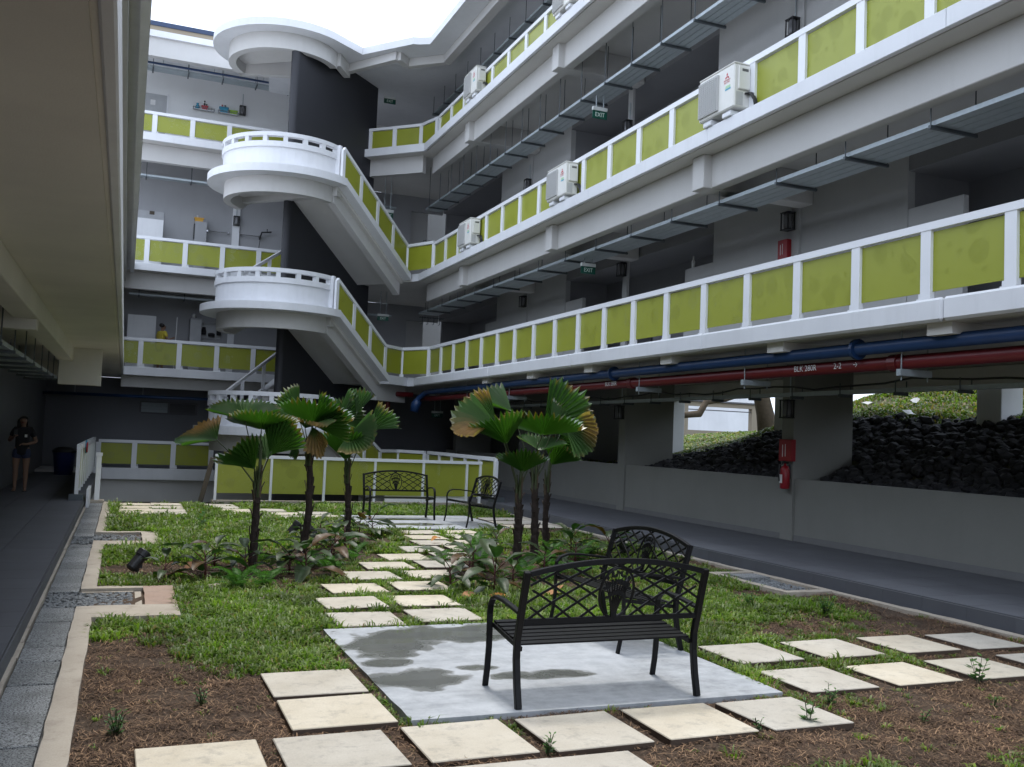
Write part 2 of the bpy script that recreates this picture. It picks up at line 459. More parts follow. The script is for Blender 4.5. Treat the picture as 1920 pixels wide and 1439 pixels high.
# ------------------------------------------------------------------ mesh helpers
class MB:
    def __init__(self):
        self.v, self.f, self.mi, self.uv = [], [], [], {}
    def _add(self, vs, fs, mi):
        o = len(self.v)
        self.v += [tuple(p) for p in vs]
        self.f += [tuple(i + o for i in f) for f in fs]
        self.mi += [mi] * len(fs)
        return o
    def hexa(self, p, mi=0):
        """p: 4 bottom points then 4 top points, both counter-clockwise seen from above"""
        return self._add(p, [(3, 2, 1, 0), (4, 5, 6, 7), (0, 1, 5, 4), (1, 2, 6, 5), (2, 3, 7, 6), (3, 0, 4, 7)], mi)
    def box(self, x0, x1, y0, y1, z0, z1, mi=0):
        return self.hexa([(x0, y0, z0), (x1, y0, z0), (x1, y1, z0), (x0, y1, z0), (x0, y0, z1), (x1, y0, z1), (x1, y1, z1), (x0, y1, z1)], mi)
    def prism(self, poly, z0, z1, mi=0):
        """poly counter-clockwise; z0 / z1 numbers or callables of (x, y)"""
        n = len(poly)
        a = [(x, y, z0(x, y) if callable(z0) else z0) for x, y in poly]
        b = [(x, y, z1(x, y) if callable(z1) else z1) for x, y in poly]
        fs = [tuple(range(n - 1, -1, -1)), tuple(range(n, 2 * n))]
        fs += [(i, (i + 1) % n, n + (i + 1) % n, n + i) for i in range(n)]
        return self._add(a + b, fs, mi)
    def bar(self, a, b, w, h, mi=0, up=(0, 0, 1)):
        """rectangular bar from a to b, w across, h along up"""
        a, b, up = Vector(a), Vector(b), Vector(up)
        d = (b - a).normalized()
        s = d.cross(up)
        if s.length < 1e-4:
            s = d.cross(Vector((1, 0, 0)))
        s.normalize()
        u = s.cross(d).normalized()
        s *= w / 2
        u *= h / 2
        return self.hexa([a - s - u, a + s - u, b + s - u, b - s - u, a - s + u, a + s + u, b + s + u, b - s + u], mi)
    def tube(self, pts, r, n=8, mi=0, cap=True):
        pts = [Vector(p) for p in pts]
        rs = [r] * len(pts) if isinstance(r, (int, float)) else list(r)
        vs, fs = [], []
        up = Vector((0, 0, 1))
        t0 = (pts[1] - pts[0]).normalized()
        if abs(t0.z) > 0.9:
            up = Vector((1, 0, 0))
        s = t0.cross(up).normalized()
        for i, p in enumerate(pts):
            t = (pts[min(i + 1, len(pts) - 1)] - pts[max(i - 1, 0)]).normalized()
            s = (s - t * s.dot(t))
            if s.length < 1e-5:
                s = t.cross(Vector((0, 1, 0)))
            s.normalize()
            q = t.cross(s)
            for k in range(n):
                a = 2 * PI * k / n
                vs.append(p + (s * math.cos(a) + q * math.sin(a)) * rs[i])
        for i in range(len(pts) - 1):
            for k in range(n):
                k2 = (k + 1) % n
                fs.append((i * n + k, i * n + k2, (i + 1) * n + k2, (i + 1) * n + k))
        if cap:
            fs.append(tuple(range(n - 1, -1, -1)))
            fs.append(tuple((len(pts) - 1) * n + k for k in range(n)))
        return self._add(vs, fs, mi)
    def strip(self, pts, w, h, mi=0, wdir=(1, 0, 0)):
        """flat bar swept along pts; w along wdir, h across"""
        pts = [Vector(p) for p in pts]
        wd = Vector(wdir).normalized()
        vs, fs = [], []
        for i, p in enumerate(pts):
            t = (pts[min(i + 1, len(pts) - 1)] - pts[max(i - 1, 0)]).normalized()
            q = t.cross(wd).normalized()
            for a, b in ((-1, -1), (1, -1), (1, 1), (-1, 1)):
                vs.append(p + wd * (a * w / 2) + q * (b * h / 2))
        for i in range(len(pts) - 1):
            for k in range(4):
                k2 = (k + 1) % 4
                fs.append((i * 4 + k, i * 4 + k2, (i + 1) * 4 + k2, (i + 1) * 4 + k))
        fs.append((3, 2, 1, 0))
        m = (len(pts) - 1) * 4
        fs.append((m, m + 1, m + 2, m + 3))
        return self._add(vs, fs, mi)
    def lathe(self, prof, c=(0, 0, 0), n=14, mi=0):
        vs, fs = [], []
        for r, z in prof:
            for k in range(n):
                a = 2 * PI * k / n
                vs.append((c[0] + r * math.cos(a), c[1] + r * math.sin(a), c[2] + z))
        for i in range(len(prof) - 1):
            for k in range(n):
                k2 = (k + 1) % n
                fs.append((i * n + k, i * n + k2, (i + 1) * n + k2, (i + 1) * n + k))
        fs.append(tuple(range(n - 1, -1, -1)))
        fs.append(tuple((len(prof) - 1) * n + k for k in range(n)))
        return self._add(vs, fs, mi)
    def poly(self, pts, mi=0):
        return self._add(pts, [tuple(range(len(pts)))], mi)
    def mesh(self, name, mats, smooth=False):
        me = bpy.data.meshes.new(name)
        me.from_pydata(self.v, [], self.f)
        for m in (mats if isinstance(mats, (list, tuple)) else [mats]):
            me.materials.append(M[m] if isinstance(m, str) else m)
        if any(self.mi):
            me.polygons.foreach_set('material_index', self.mi)
        if smooth:
            me.polygons.foreach_set('use_smooth', [True] * len(me.polygons))
        me.validate()
        me.update()
        return me

def fix_normals(me):
    bm = bmesh.new()
    bm.from_mesh(me)
    bmesh.ops.recalc_face_normals(bm, faces=bm.faces)
    bm.to_mesh(me)
    bm.free()

WM = {}
def wm(o):
    return WM.get(o.name, Matrix.Identity(4))

def link(name, me, parent=None, local=False, loc=None, rot=None, scale=None):
    o = bpy.data.objects.new(name, me)
    COL.objects.link(o)
    if parent is not None:
        o.parent = parent
        if not local:
            o.matrix_parent_inverse = wm(parent).inverted()
    if loc is not None:
        o.location = loc
    if rot is not None:
        o.rotation_euler = rot
    if scale is not None:
        o.scale = scale
    if parent is None or not local:
        WM[o.name] = Matrix.Identity(4)
    return o

def put(mb, name, mats, parent=None, local=False, smooth=False, bevel=0.0, kind=None, label=None, fix=False):
    me = mb if isinstance(mb, bpy.types.Mesh) else mb.mesh(name, mats, smooth)
    if fix:
        fix_normals(me)
    o = link(name, me, parent, local)
    if bevel:
        b = o.modifiers.new('bevel', 'BEVEL')
        b.width = bevel
        b.segments = 1
        b.limit_method = 'ANGLE'
        b.angle_limit = math.radians(50)
    if kind:
        o['kind'] = kind
    if label:
        o['label'] = label
    return o

def tag(o, label, cat, group=None, kind=None):
    o['label'] = label
    if cat:
        o['category'] = cat
    if group:
        o['group'] = group
    if kind:
        o['kind'] = kind
    return o

def thing(name, label, cat, loc=(0, 0, 0), rz=0.0, group=None):
    o = bpy.data.objects.new(name, None)
    o.empty_display_size = 0.1
    COL.objects.link(o)
    o.location = loc
    o.rotation_euler = (0, 0, rz)
    WM[o.name] = Matrix.Translation(Vector(loc)) @ Matrix.Rotation(rz, 4, 'Z')
    return tag(o, label, cat, group)

def setting(name, loc=(0, 0, 0)):
    o = bpy.data.objects.new(name, None)
    o.empty_display_size = 0.1
    COL.objects.link(o)
    o.location = loc
    o['kind'] = 'structure'
    WM[o.name] = Matrix.Translation(Vector(loc))
    return o

def copy_tree(src, loc, rz, label, group=None):
    r = src.copy()
    COL.objects.link(r)
    r.location = loc
    r.rotation_euler = (0, 0, rz)
    r['label'] = label
    if group:
        r['group'] = group
    for ch in list(src.children):
        c = ch.copy()
        COL.objects.link(c)
        c.parent = r
        for g in list(ch.children):
            d = g.copy()
            COL.objects.link(d)
            d.parent = c
    return r

def text_obj(name, body, size, parent, mat, rot, loc, extrude=0.001, align='CENTER', xs=1.0, local=False):
    cu = bpy.data.curves.new(name, 'FONT')
    cu.body = body
    cu.size = size
    cu.extrude = extrude
    cu.align_x = align
    cu.align_y = 'CENTER'
    cu.resolution_u = 2
    cu.materials.append(M[mat])
    tmp = bpy.data.objects.new(name, cu)
    COL.objects.link(tmp)
    me = bpy.data.meshes.new_from_object(tmp.evaluated_get(bpy.context.evaluated_depsgraph_get()))
    bpy.data.objects.remove(tmp, do_unlink=True)
    o = bpy.data.objects.new(name, me)
    COL.objects.link(o)
    o.parent = parent
    if not local:
        o.matrix_parent_inverse = wm(parent).inverted()
    o.location = loc
    o.rotation_euler = rot
    o.scale = (xs, 1, 1)
    return o

ROT_W = (PI / 2, 0, -PI / 2)     # lettering on a face that looks to -X
ROT_S = (PI / 2, 0, 0)           # lettering on a face that looks to -Y

def arc(cx, cy, r, a0, a1, n):
    return [(cx + r * math.cos(a0 + (a1 - a0) * i / n), cy + r * math.sin(a0 + (a1 - a0) * i / n)) for i in range(n + 1)]

S2 = math.sqrt(0.5)
def ST(s, t):
    """stair-tower plan axes: s out of the corner into the court, t from the right flight to the left flight"""
    return (8.17 - (s + t) * S2, 29.0 + (t - s) * S2)
def ST3(s, t, z):
    p = ST(s, t)
    return (p[0], p[1], z)

# ------------------------------------------------------------------ ground and paving
mb = MB(); mb.box(-300, 300, -300, 300, -3.6, -3.5)
put(mb, 'ground', 'ground_far', kind='structure')

# courtyard soil: one uneven sheet (raised fill of the garden)
nx, ny = 90, 170
xs = np.linspace(-0.17, 8.22, nx); ys = np.linspace(-7.0, 22.38, ny)
def vnoise(x, y, s, seed=0):
    """smooth value noise, numpy"""
    x = np.asarray(x) / s + 17.3 * seed; y = np.asarray(y) / s + 9.1 * seed
    xi, yi = np.floor(x).astype(np.int64), np.floor(y).astype(np.int64)
    fx, fy = x - xi, y - yi
    fx, fy = fx * fx * (3 - 2 * fx), fy * fy * (3 - 2 * fy)
    def h(a, b):
        n = (a * 374761393 + b * 668265263 + seed * 1442695041) & 0x7fffffff
        n = ((n ^ (n >> 13)) * 1274126177) & 0x7fffffff
        return ((n ^ (n >> 16)) & 0xffff) / 65535.0
    return (h(xi, yi) * (1 - fx) + h(xi + 1, yi) * fx) * (1 - fy) + (h(xi, yi + 1) * (1 - fx) + h(xi + 1, yi + 1) * fx) * fy
def soil_z(x, y):
    return -0.040 + 0.026 * (vnoise(x, y, 0.45, 1) - 0.5) + 0.02 * (vnoise(x, y, 0.13, 2) - 0.5)
XX, YY = np.meshgrid(xs, ys)
ZZ = soil_z(XX, YY)
sv = np.stack([XX.ravel(), YY.ravel(), ZZ.ravel()], 1)
sf = [(j * nx + i, j * nx + i + 1, (j + 1) * nx + i + 1, (j + 1) * nx + i) for j in range(ny - 1) for i in range(nx - 1)]
me = bpy.data.meshes.new('garden_soil')
me.from_pydata(sv.tolist(), [], sf)
me.materials.append(M['soil'])
me.polygons.foreach_set('use_smooth', [True] * len(me.polygons))
put(me, 'garden_ground', None, kind='structure')
mb = MB(); mb.box(-0.9, 8.4, -7.0, 22.36, -3.5, -0.14)
put(mb, 'garden_terrace_ground', 'dark', kind='structure')

# walkways with single tiles
def walkway(name, x0, x1, y0, y1, riser_x, side):
    w = setting(name, (x0, y0, 0.14))
    b = MB(); b.box(x0 + 0.012, x1 - 0.012, -7.0, 34.5, -0.3, 0.128)
    put(b, 'screed', 'mortar', w)
    return w
lw = walkway('left_walkway', -2.46, -0.66, 4.0, 22.0, -0.66, 1)
rw = walkway('right_walkway', 8.35, 10.85, 4.0, 22.0, 8.35, -1)
tm = MB(); tm.box(-0.297, 0.297, -0.297, 0.297, -0.012, 0)
tile_me = tm.mesh('tile', 'tile')
def lay(w, xc, yc, z=0.14):
    o = bpy.data.objects.new('tile', tile_me); COL.objects.link(o)
    o.parent = w; o.matrix_parent_inverse = wm(w).inverted(); o.location = (xc, yc, z)
for i in range(3):
    for j in range(46):
        lay(lw, -0.961 - 0.6 * i, 4.3 + 0.6 * j)
for i in range(4):
    for j in range(46):
        lay(rw, 8.661 + 0.6 * i, 4.3 + 0.6 * j)
rt = MB(); rt.box(-0.012, 0, -0.2985, 0.2985, -0.17, 0)
riser_me = rt.mesh('riser_tile', 'tile')
for j in range(30):
    o = bpy.data.objects.new('riser_tile', riser_me); COL.objects.link(o)
    o.parent = lw; o.matrix_parent_inverse = wm(lw).inverted(); o.location = (-0.648, 4.3 + 0.6 * j, 0.126)
    o = bpy.data.objects.new('riser_tile', riser_me); COL.objects.link(o)
    o.parent = rw; o.matrix_parent_inverse = wm(rw).inverted(); o.location = (8.348, 4.3 + 0.6 * j, 0.126)

# drain along the left walkway: porous blocks, mortar strip, kerb with two pockets
dr = setting('left_drain', (-0.5, 4, 0))
b = MB(); b.box(-0.66, -0.3, -7.0, 22.4, -0.2, -0.055)
put(b, 'drain_bed', 'mortar', dr)
b = MB()
y = 3.0
while y < 22.0:
    l = random.uniform(0.5, 1.1); x1 = -0.618 + random.uniform(-0.008, 0.008)
    b.box(-0.648, x1, y, min(y + l - 0.01, 22.3), -0.054, random.uniform(-0.008, 0.006)); y += l
put(b, 'mortar_strip', 'kerb', dr)
joints = [3.0, 3.75, 4.4, 5.2, 5.7, 6.22, 6.99, 7.33, 7.63, 8.10, 8.59, 9.10, 9.50, 9.79]
joints2 = [10.68, 10.93, 11.24, 11.75, 12.3, 12.85, 13.4, 13.95, 14.35, 14.62]
joints3 = [15.7, 16.1, 16.7, 17.3, 17.9, 18.5, 19.1, 19.7, 20.3, 20.9, 21.5, 22.3]
for js in (joints, joints2, joints3):
    for a, c in zip(js[:-1], js[1:]):
        b = MB(); zt = random.uniform(-0.014, -0.004)
        b.box(-0.608, -0.322 + random.uniform(-0.006, 0.006), a + 0.006, c - 0.006, -0.055, zt)
        put(b, 'drain_block', 'drain', dr, bevel=0.006)
def rough_box(bm_, x0, x1, y0, y1, z0, z1, mi=0):
    """hand-cast kerb: long box cut along its length with wandering edges"""
    lx, ly = x1 - x0, y1 - y0
    n = max(2, int(max(lx, ly) / 0.22))
    al = ly >= lx
    j = lambda: random.uniform(-0.006, 0.006)
    rows = []
    for i in range(n + 1):
        t = i / n
        if al:
            yy = y0 + ly * t
            rows.append([(x0 + j(), yy, z0), (x1 + j(), yy, z0), (x1 + j(), yy, z1 + j() * 0.6), (x0 + j(), yy, z1 + j() * 0.6)])
        else:
            xx = x0 + lx * t
            rows.append([(xx, y1 + j(), z0), (xx, y0 + j(), z0), (xx, y0 + j(), z1 + j() * 0.6), (xx, y1 + j(), z1 + j() * 0.6)])
    vs = [p for r in rows for p in r]
    fs = []
    for i in range(n):
        for k in range(4):
            k2 = (k + 1) % 4
            fs.append((i * 4 + k, i * 4 + k2, (i + 1) * 4 + k2, (i + 1) * 4 + k))
    fs += [(3, 2, 1, 0), (n * 4, n * 4 + 1, n * 4 + 2, n * 4 + 3)]
    bm_._add(vs, fs, mi)
kerb_parts = [(-0.312, -0.165, 2.0, 9.20), (-0.312, 0.575, 9.203, 9.76), (0.285, 0.575, 9.763, 10.88), (-0.312, 0.282, 10.76, 10.88),
              (-0.312, -0.165, 10.883, 14.55), (-0.312, 0.575, 14.553, 15.03), (0.345, 0.575, 15.033, 16.33), (-0.312, 0.342, 16.15, 16.33), (-0.312, -0.165, 16.333, 22.3)]
for k, (x0, x1, y0, y1) in enumerate(kerb_parts):
    b = MB(); rough_box(b, x0, x1, y0, y1, -0.12, 0.004)
    put(b, 'kerb', 'kerb_red' if k == 2 else 'kerb', dr, fix=True)
b = MB(); b.box(0.20, 0.262, 9.80, 10.72, -0.10, -0.03); b.box(-0.30, 0.19, 10.69, 10.73, -0.10, -0.025)
put(b, 'pocket_edging', 'kerb', dr)

# kerb strip along the right walkway
rk = setting('right_kerb', (8.2, 4, 0))
yy = 3.0
while yy < 21.5:
    l = random.uniform(1.6, 2.6); e = min(yy + l, 21.6)
    b = MB(); rough_box(b, 8.10, 8.225, yy, e - 0.008, -0.12, 0.0)
    put(b, 'kerb', 'kerb', rk, fix=True); yy += l
b = MB(); b.box(8.226, 8.336, 3.0, 21.6, -0.2, -0.03)
put(b, 'gutter', 'drain', rk)
for (x0, x1, y0, y1, mt) in ((7.42, 8.09, 9.36, 9.50, 'kerb'), (7.40, 7.52, 9.503, 11.05, 'kerb'), (7.53, 8.09, 10.93, 11.05, 'kerb'), (7.62, 8.05, 10.52, 10.86, 'drain')):
    b = MB(); rough_box(b, x0, x1, y0, y1, -0.10, 0.012)
    put(b, 'pocket_kerb', mt, rk, fix=True)

# concrete pads under the benches
for nm, (x0, x1, y0, y1), mt in (('near_bench_pad', (1.70, 4.43, 5.61, 8.34), 'pad1'), ('far_bench_pad', (4.20, 6.90, 16.78, 19.50), 'pad2')):
    b = MB(); rough_box(b, x0, x1, y0, y1, -0.09, 0.0)
    put(b, nm, mt, kind='structure', fix=True)

# stepping-stone paths of single pavers
PAVERS = []
for x in (0.15, 0.87, 1.60, 2.33, 3.06, 3.79): PAVERS.append((x, 4.88))
for x in (0.13, 0.86, 1.39 + 0.2, 2.10): PAVERS.append((x, 4.15))
for y in (5.60, 6.32): PAVERS.append((0.99, y))
for x in (4.66, 5.52, 6.38, 7.21): PAVERS.append((x, 6.43))
for x in (4.64, 5.47, 6.31, 7.14): PAVERS.append((x, 5.57))
MIDP = [(1.86, 8.47), (1.91, 9.27), (2.15, 10.20), (2.54, 11.06), (2.95, 11.88), (3.43, 12.72), (3.94, 13.57), (4.37, 14.36), (4.50, 15.18), (4.62, 15.98)]
for x, y in MIDP:
    PAVERS.append((x, y)); PAVERS.append((x + 0.77, y + 0.04))
FARL = [(0.0, 19.32), (0.62, 19.32), (0.0, 20.05), (0.62, 20.05), (0.0, 20.8), (0.62, 20.8), (0.0, 21.55), (0.62, 21.55),
        (1.72, 21.55), (1.75, 20.8), (1.9, 20.05), (2.62, 20.2), (2.1, 19.4), (2.8, 19.5), (3.45, 19.6), (3.5, 18.85), (2.85, 18.7), (1.1 + 0.55, 19.3 + 3.0 - 0.1)]
PAVERS += FARL[:-1]
for x, y in ((6.98, 17.0), (7.7 - 0.1, 17.05), (6.98, 17.75), (7.6, 17.8), (7.0, 18.5), (7.62, 18.55)): PAVERS.append((x, y))
sp = setting('stepping_stone_path', (3, 6, 0))
pv_meshes = []
for k in range(8):
    b = MB(); e = 0.314
    c = [(sx * (e + random.uniform(-0.006, 0.004)), sy * (e + random.uniform(-0.006, 0.004))) for sx, sy in ((-1, -1), (1, -1), (1, 1), (-1, 1))]
    b.prism(c, -0.05, 0.0)
    me = b.mesh('paver', 'paver'); pv_meshes.append(me)
for k, (x, y) in enumerate(PAVERS):
    o = link('paver', pv_meshes[k % 8], sp)
    o.location = (x + 0.315, y + 0.315, random.uniform(-0.008, 0.004))
    o.rotation_euler = (random.uniform(-.008, .008), random.uniform(-.008, .008), random.uniform(-0.018, 0.018) + (k % 4) * PI / 2)
    bv = o.modifiers.new('bevel', 'BEVEL'); bv.width = 0.005; bv.segments = 1
FLAT = [(x, x + 0.63, y, y + 0.63) for x, y in PAVERS] + [(1.70, 4.43, 5.61, 8.34), (4.20, 6.90, 16.78, 19.50)]
KEEPOUT = [(x0, x1, y0, y1) for x0, x1, y0, y1 in kerb_parts] + [(-0.7, 0.285, 9.2, 10.88), (-0.7, 0.345, 14.55, 16.33), (7.4, 8.35, 9.36, 11.05)]

# ------------------------------------------------------------------ right wing
LV = {2: (3.20, 3.47), 3: (6.52, 6.75), 4: (10.68, 10.93)}       # underside and top of each gallery edge
RB = thing('right_wing', 'long white wing with three open galleries above a parapet walkway and a rubble slope', 'building', (12.0, 12.0, 0.14))
BEAMS = (1.25, 7.30, 13.40, 19.45, 25.50)
for lv, (zb, zt) in LV.items():
    xin = 13.3 if lv == 2 else 12.4
    y0 = -6.0
    ends = [-6.0, -1.6, 3.2, 7.95, 12.7, 17.45, 22.2, 28.75]
    for a, c in zip(ends[:-1], ends[1:]):
        b = MB(); b.box(8.30, 8.38, a + 0.003, c - (0.003 if c < 28 else 0), zb, zt)
        put(b, 'gallery_edge', 'white', RB, bevel=0.03 if lv == 2 else 0.008)
    b = MB(); b.box(8.381, 8.405, y0, 28.75, zb + 0.03, zt - 0.12); b.box(8.406, xin, y0, 34.6, zb + 0.004, zt - 0.1)
    put(b, 'gallery_slab', 'soffit', RB)
    if lv > 2:
        b = MB(); b.box(8.76, 8.98, y0, 29.3, zb - 0.55, zb + 0.002)
        put(b, 'edge_beam', 'beam', RB, bevel=0.01)
        for yc in BEAMS:
            if abs(yc - 7.3) < 0.1: yc = 6.3
            b = MB(); b.box(8.60, 10.84, yc - 0.17, yc + 0.17, zb - 0.56, zb + 0.001)
            put(b, 'cross_beam', 'beam', RB, bevel=0.01)
    else:
        for k in range(8):
            yc = 2.25 + 2.93 * k
            b = MB(); b.box(8.44, 10.84, yc - 0.18, yc + 0.18, 3.07, 3.203)
            put(b, 'cross_beam', 'soffit', RB)
ZF = {2: 3.37, 3: 6.65, 4: 10.83}
ZC = {2: 6.52, 3: 10.68, 4: 13.2}
LIGHT = ((-6.0, -0.9), (11.07, 16.25), (23.25, 28.40))
ALC = ((-0.9, 11.07), (16.25, 23.25), (28.40, 34.6))
for lv in (2, 3, 4):
    f, c = ZF[lv], ZC[lv]
    for (a, d) in LIGHT:
        b = MB(); b.box(10.85, 10.99, a, d, f - 0.05, c)
        put(b, 'wall', 'wall', RB)
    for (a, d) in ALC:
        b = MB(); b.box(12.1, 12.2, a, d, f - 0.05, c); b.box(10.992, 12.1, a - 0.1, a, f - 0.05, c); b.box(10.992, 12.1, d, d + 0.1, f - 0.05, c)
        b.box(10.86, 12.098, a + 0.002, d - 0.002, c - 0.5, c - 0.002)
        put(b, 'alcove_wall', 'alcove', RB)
        n = 2
        for k in range(n):
            yc = a + (d - a) * (0.3 + 0.4 * k)
            if lv == 4 and a > 25: continue
            b = MB(); b.box(12.06, 12.097, yc - 0.45, yc + 0.45, f, f + 2.1)
            dd = put(b, 'door', 'door_dark', RB)
            b = MB(); b.tube([(12.05, yc - 0.37, f + 1.0), (12.0, yc - 0.37, f + 1.0), (12.0, yc - 0.25, f + 1.0)], 0.012, 6)
            put(b, 'handle', 'chrome', dd)
    for (a, d) in ((10.03, 11.065), (16.255, 17.30), (22.22, 23.245), (28.405, 29.42)):
        b = MB(); b.box(10.855, 10.96, a, d, f - 0.05, f + 2.06)
        put(b, 'screen_wall', 'wall', RB, bevel=0.006)
    for yc in (7.5, 13.65, 19.85, 25.93):
        b = MB(); b.box(10.80, 10.86, yc - 0.11, yc + 0.11, f - 0.05, c - 0.002)
        put(b, 'pilaster', 'wall', RB)
b = MB(); b.box(12.21, 14.2, -6, 34.6, 3.48, 13.19)  # unseen solid mass added behind the upper walls to block light
put(b, 'light_block_mass', 'alcove', RB)
# ground storey: parapet, cross walls, outer columns, deeper wall
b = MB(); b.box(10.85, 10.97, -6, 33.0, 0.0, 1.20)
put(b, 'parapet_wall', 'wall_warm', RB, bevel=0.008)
b = MB(); b.box(10.838, 10.849, -6, 33.0, 0.13, 0.235)
put(b, 'skirting', 'mortar', RB)
for yc in (7.25, 13.72, 19.75, 25.85, 31.9):
    b = MB(); b.box(10.80, 12.1, yc - 0.16, yc + 0.16, 0.0, 3.206)
    put(b, 'cross_wall', 'wall_warm', RB, bevel=0.006)
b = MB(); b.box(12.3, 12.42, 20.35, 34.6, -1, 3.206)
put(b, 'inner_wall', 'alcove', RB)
for (x0, x1, y0, y1) in ((13.45, 13.95, 11.6, 12.1), (13.4, 13.75, 17.05, 17.5), (13.05, 13.45, 21.25, 21.7), (13.4, 13.9, 5.5, 6.0)):
    b = MB(); b.box(x0, x1, y0, y1, -1, 3.3)
    put(b, 'outer_column', 'white', RB, bevel=0.01)
b = MB(); b.box(12.98, 13.302, -6, 34.6, 2.86, 3.19)
put(b, 'outer_beam', 'soffit', RB)

# ------------------------------------------------------------------ end wing
EB = thing('end_wing', 'pale end wing with four galleries of lime panels behind the curved stair', 'building', (3.0, 34.0, 0.25))
for lv, (zb, zt) in {1: (-0.05, 0.30), **LV}.items():
    xa = {1: -0.8, 2: -0.176}.get(lv, -6.0)
    xb = 8.25 if lv == 1 else 5.16
    b = MB(); b.box(xa, xb, 32.0, 32.08, zb, zt)
    put(b, 'gallery_edge', 'white', EB, bevel=0.008)
    b = MB(); b.box(-2.9 if lv == 1 else -6, 8.404, 32.081, 34.6, zb + 0.004, zt - 0.1)
    put(b, 'gallery_slab', 'soffit', EB)
    if lv > 1:
        b = MB(); b.box(xa, 5.0, 32.46, 32.68, zb - (0.55 if lv > 2 else 0.36), zb + 0.002)
        put(b, 'edge_beam', 'beam', EB, bevel=0.01)
    else:
        b = MB(); b.box(-0.8, 8.25, 32.2, 32.4, -0.75, -0.046)
        put(b, 'edge_beam', 'beam', EB)
        b = MB(); b.box(-0.8, 8.25, 32.9, 33.1, -3.5, -0.046)
        put(b, 'lower_wall', 'dark', EB)
# corner infill floors (triangle behind the stair head plus landing strip in front of the near flight)
for lv, (zb, zt) in LV.items():
    tri = [(8.301, 28.75), (8.301, 32.08), (5.16, 32.0), ST(0, 0)]
    b = MB(); b.prism(tri[::-1] if False else [(8.404, 28.752), (8.404, 32.08), (5.17, 32.078), ST(0, 4.2), ST(0, 0)], zb + 0.002, zt - 0.1)
    put(b, 'corner_slab', 'soffit', EB, fix=True)
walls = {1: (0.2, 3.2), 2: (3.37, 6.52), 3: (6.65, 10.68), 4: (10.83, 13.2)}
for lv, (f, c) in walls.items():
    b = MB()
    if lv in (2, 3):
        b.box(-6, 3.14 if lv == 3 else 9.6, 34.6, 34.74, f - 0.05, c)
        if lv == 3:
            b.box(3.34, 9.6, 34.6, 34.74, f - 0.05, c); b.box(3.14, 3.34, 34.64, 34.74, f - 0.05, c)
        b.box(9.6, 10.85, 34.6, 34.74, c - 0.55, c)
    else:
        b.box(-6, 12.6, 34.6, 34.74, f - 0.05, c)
    put(b, 'wall', {1: 'wall_shaded', 4: 'wing_lit'}.get(lv, 'wing_wall'), EB)
b = MB(); b.box(3.12, 3.36, 34.52, 34.636, 6.6, 10.68)
put(b, 'pilaster', 'white', EB)
b = MB(); b.box(3.16, 3.38, 34.5, 34.598, 3.32, 5.0)
put(b, 'pilaster', 'white', EB)
b = MB(); b.box(9.0, 12.4, 36.9, 37.1, -1, 13.0)
put(b, 'rear_wall', 'wall', EB)
b = MB(); b.box(8.9, 10.3, 34.75, 35.6, -1, 13.1)
put(b, 'side_wall', 'wall', EB)
# doors, window and screens on the end wall
b = MB(); b.box(-0.15, 0.72, 34.56, 34.598, 10.83, 13.36 - 0.35)
d = put(b, 'door', 'door_grey', EB)
b = MB(); b.box(0.722, 0.78, 34.54, 34.598, 10.83, 13.06)
put(b, 'frame', 'white', d)
b = MB(); b.box(0.19, 0.35, 34.552, 34.559, 12.62, 12.80)
put(b, 'notice', 'paper', d)
b = MB(); b.box(-0.09, 0.85, 34.56, 34.598, 6.65, 8.95)
d = put(b, 'door', 'door_grey', EB)
b = MB(); b.box(0.38, 0.54, 34.55, 34.559, 9.13 - 0.3, 9.25 - 0.3)
put(b, 'number_plate', 'brown_wood', d)
b = MB(); b.box(-0.09, 0.83, 33.95, 34.03, 6.62, 8.56)
put(b, 'screen_wall', 'white', EB)
b = MB(); b.box(-0.09, 0.79, 33.95, 34.03, 3.32, 5.30)
put(b, 'screen_wall', 'white', EB)
wn_ = MB(); wn_.box(0.44, 0.50, 34.53, 34.598, 2.08, 2.46); wn_.box(2.24, 2.30, 34.53, 34.598, 2.05, 2.46); wn_.box(0.50, 2.24, 34.53, 34.598, 2.42, 2.47); wn_.box(0.50, 2.24, 34.53, 34.598, 2.04, 2.09); wn_.box(1.34, 1.40, 34.53, 34.598, 2.09, 2.42)
w = put(wn_, 'window', 'door_dark', EB)
for k, (a, c) in enumerate(((0.50, 1.34), (1.40, 2.24))):
    for q in range(3):
        b = MB(); z0 = 2.09 + 0.11 * q
        b.hexa([(a, 34.55, z0), (c, 34.55, z0), (c, 34.56, z0), (a, 34.56, z0), (a, 34.585, z0 + 0.105), (c, 34.585, z0 + 0.105), (c, 34.595, z0 + 0.105), (a, 34.595, z0 + 0.105)])
        put(b, 'louvre_pane', 'galv' if k == 0 else 'door_dark', w)
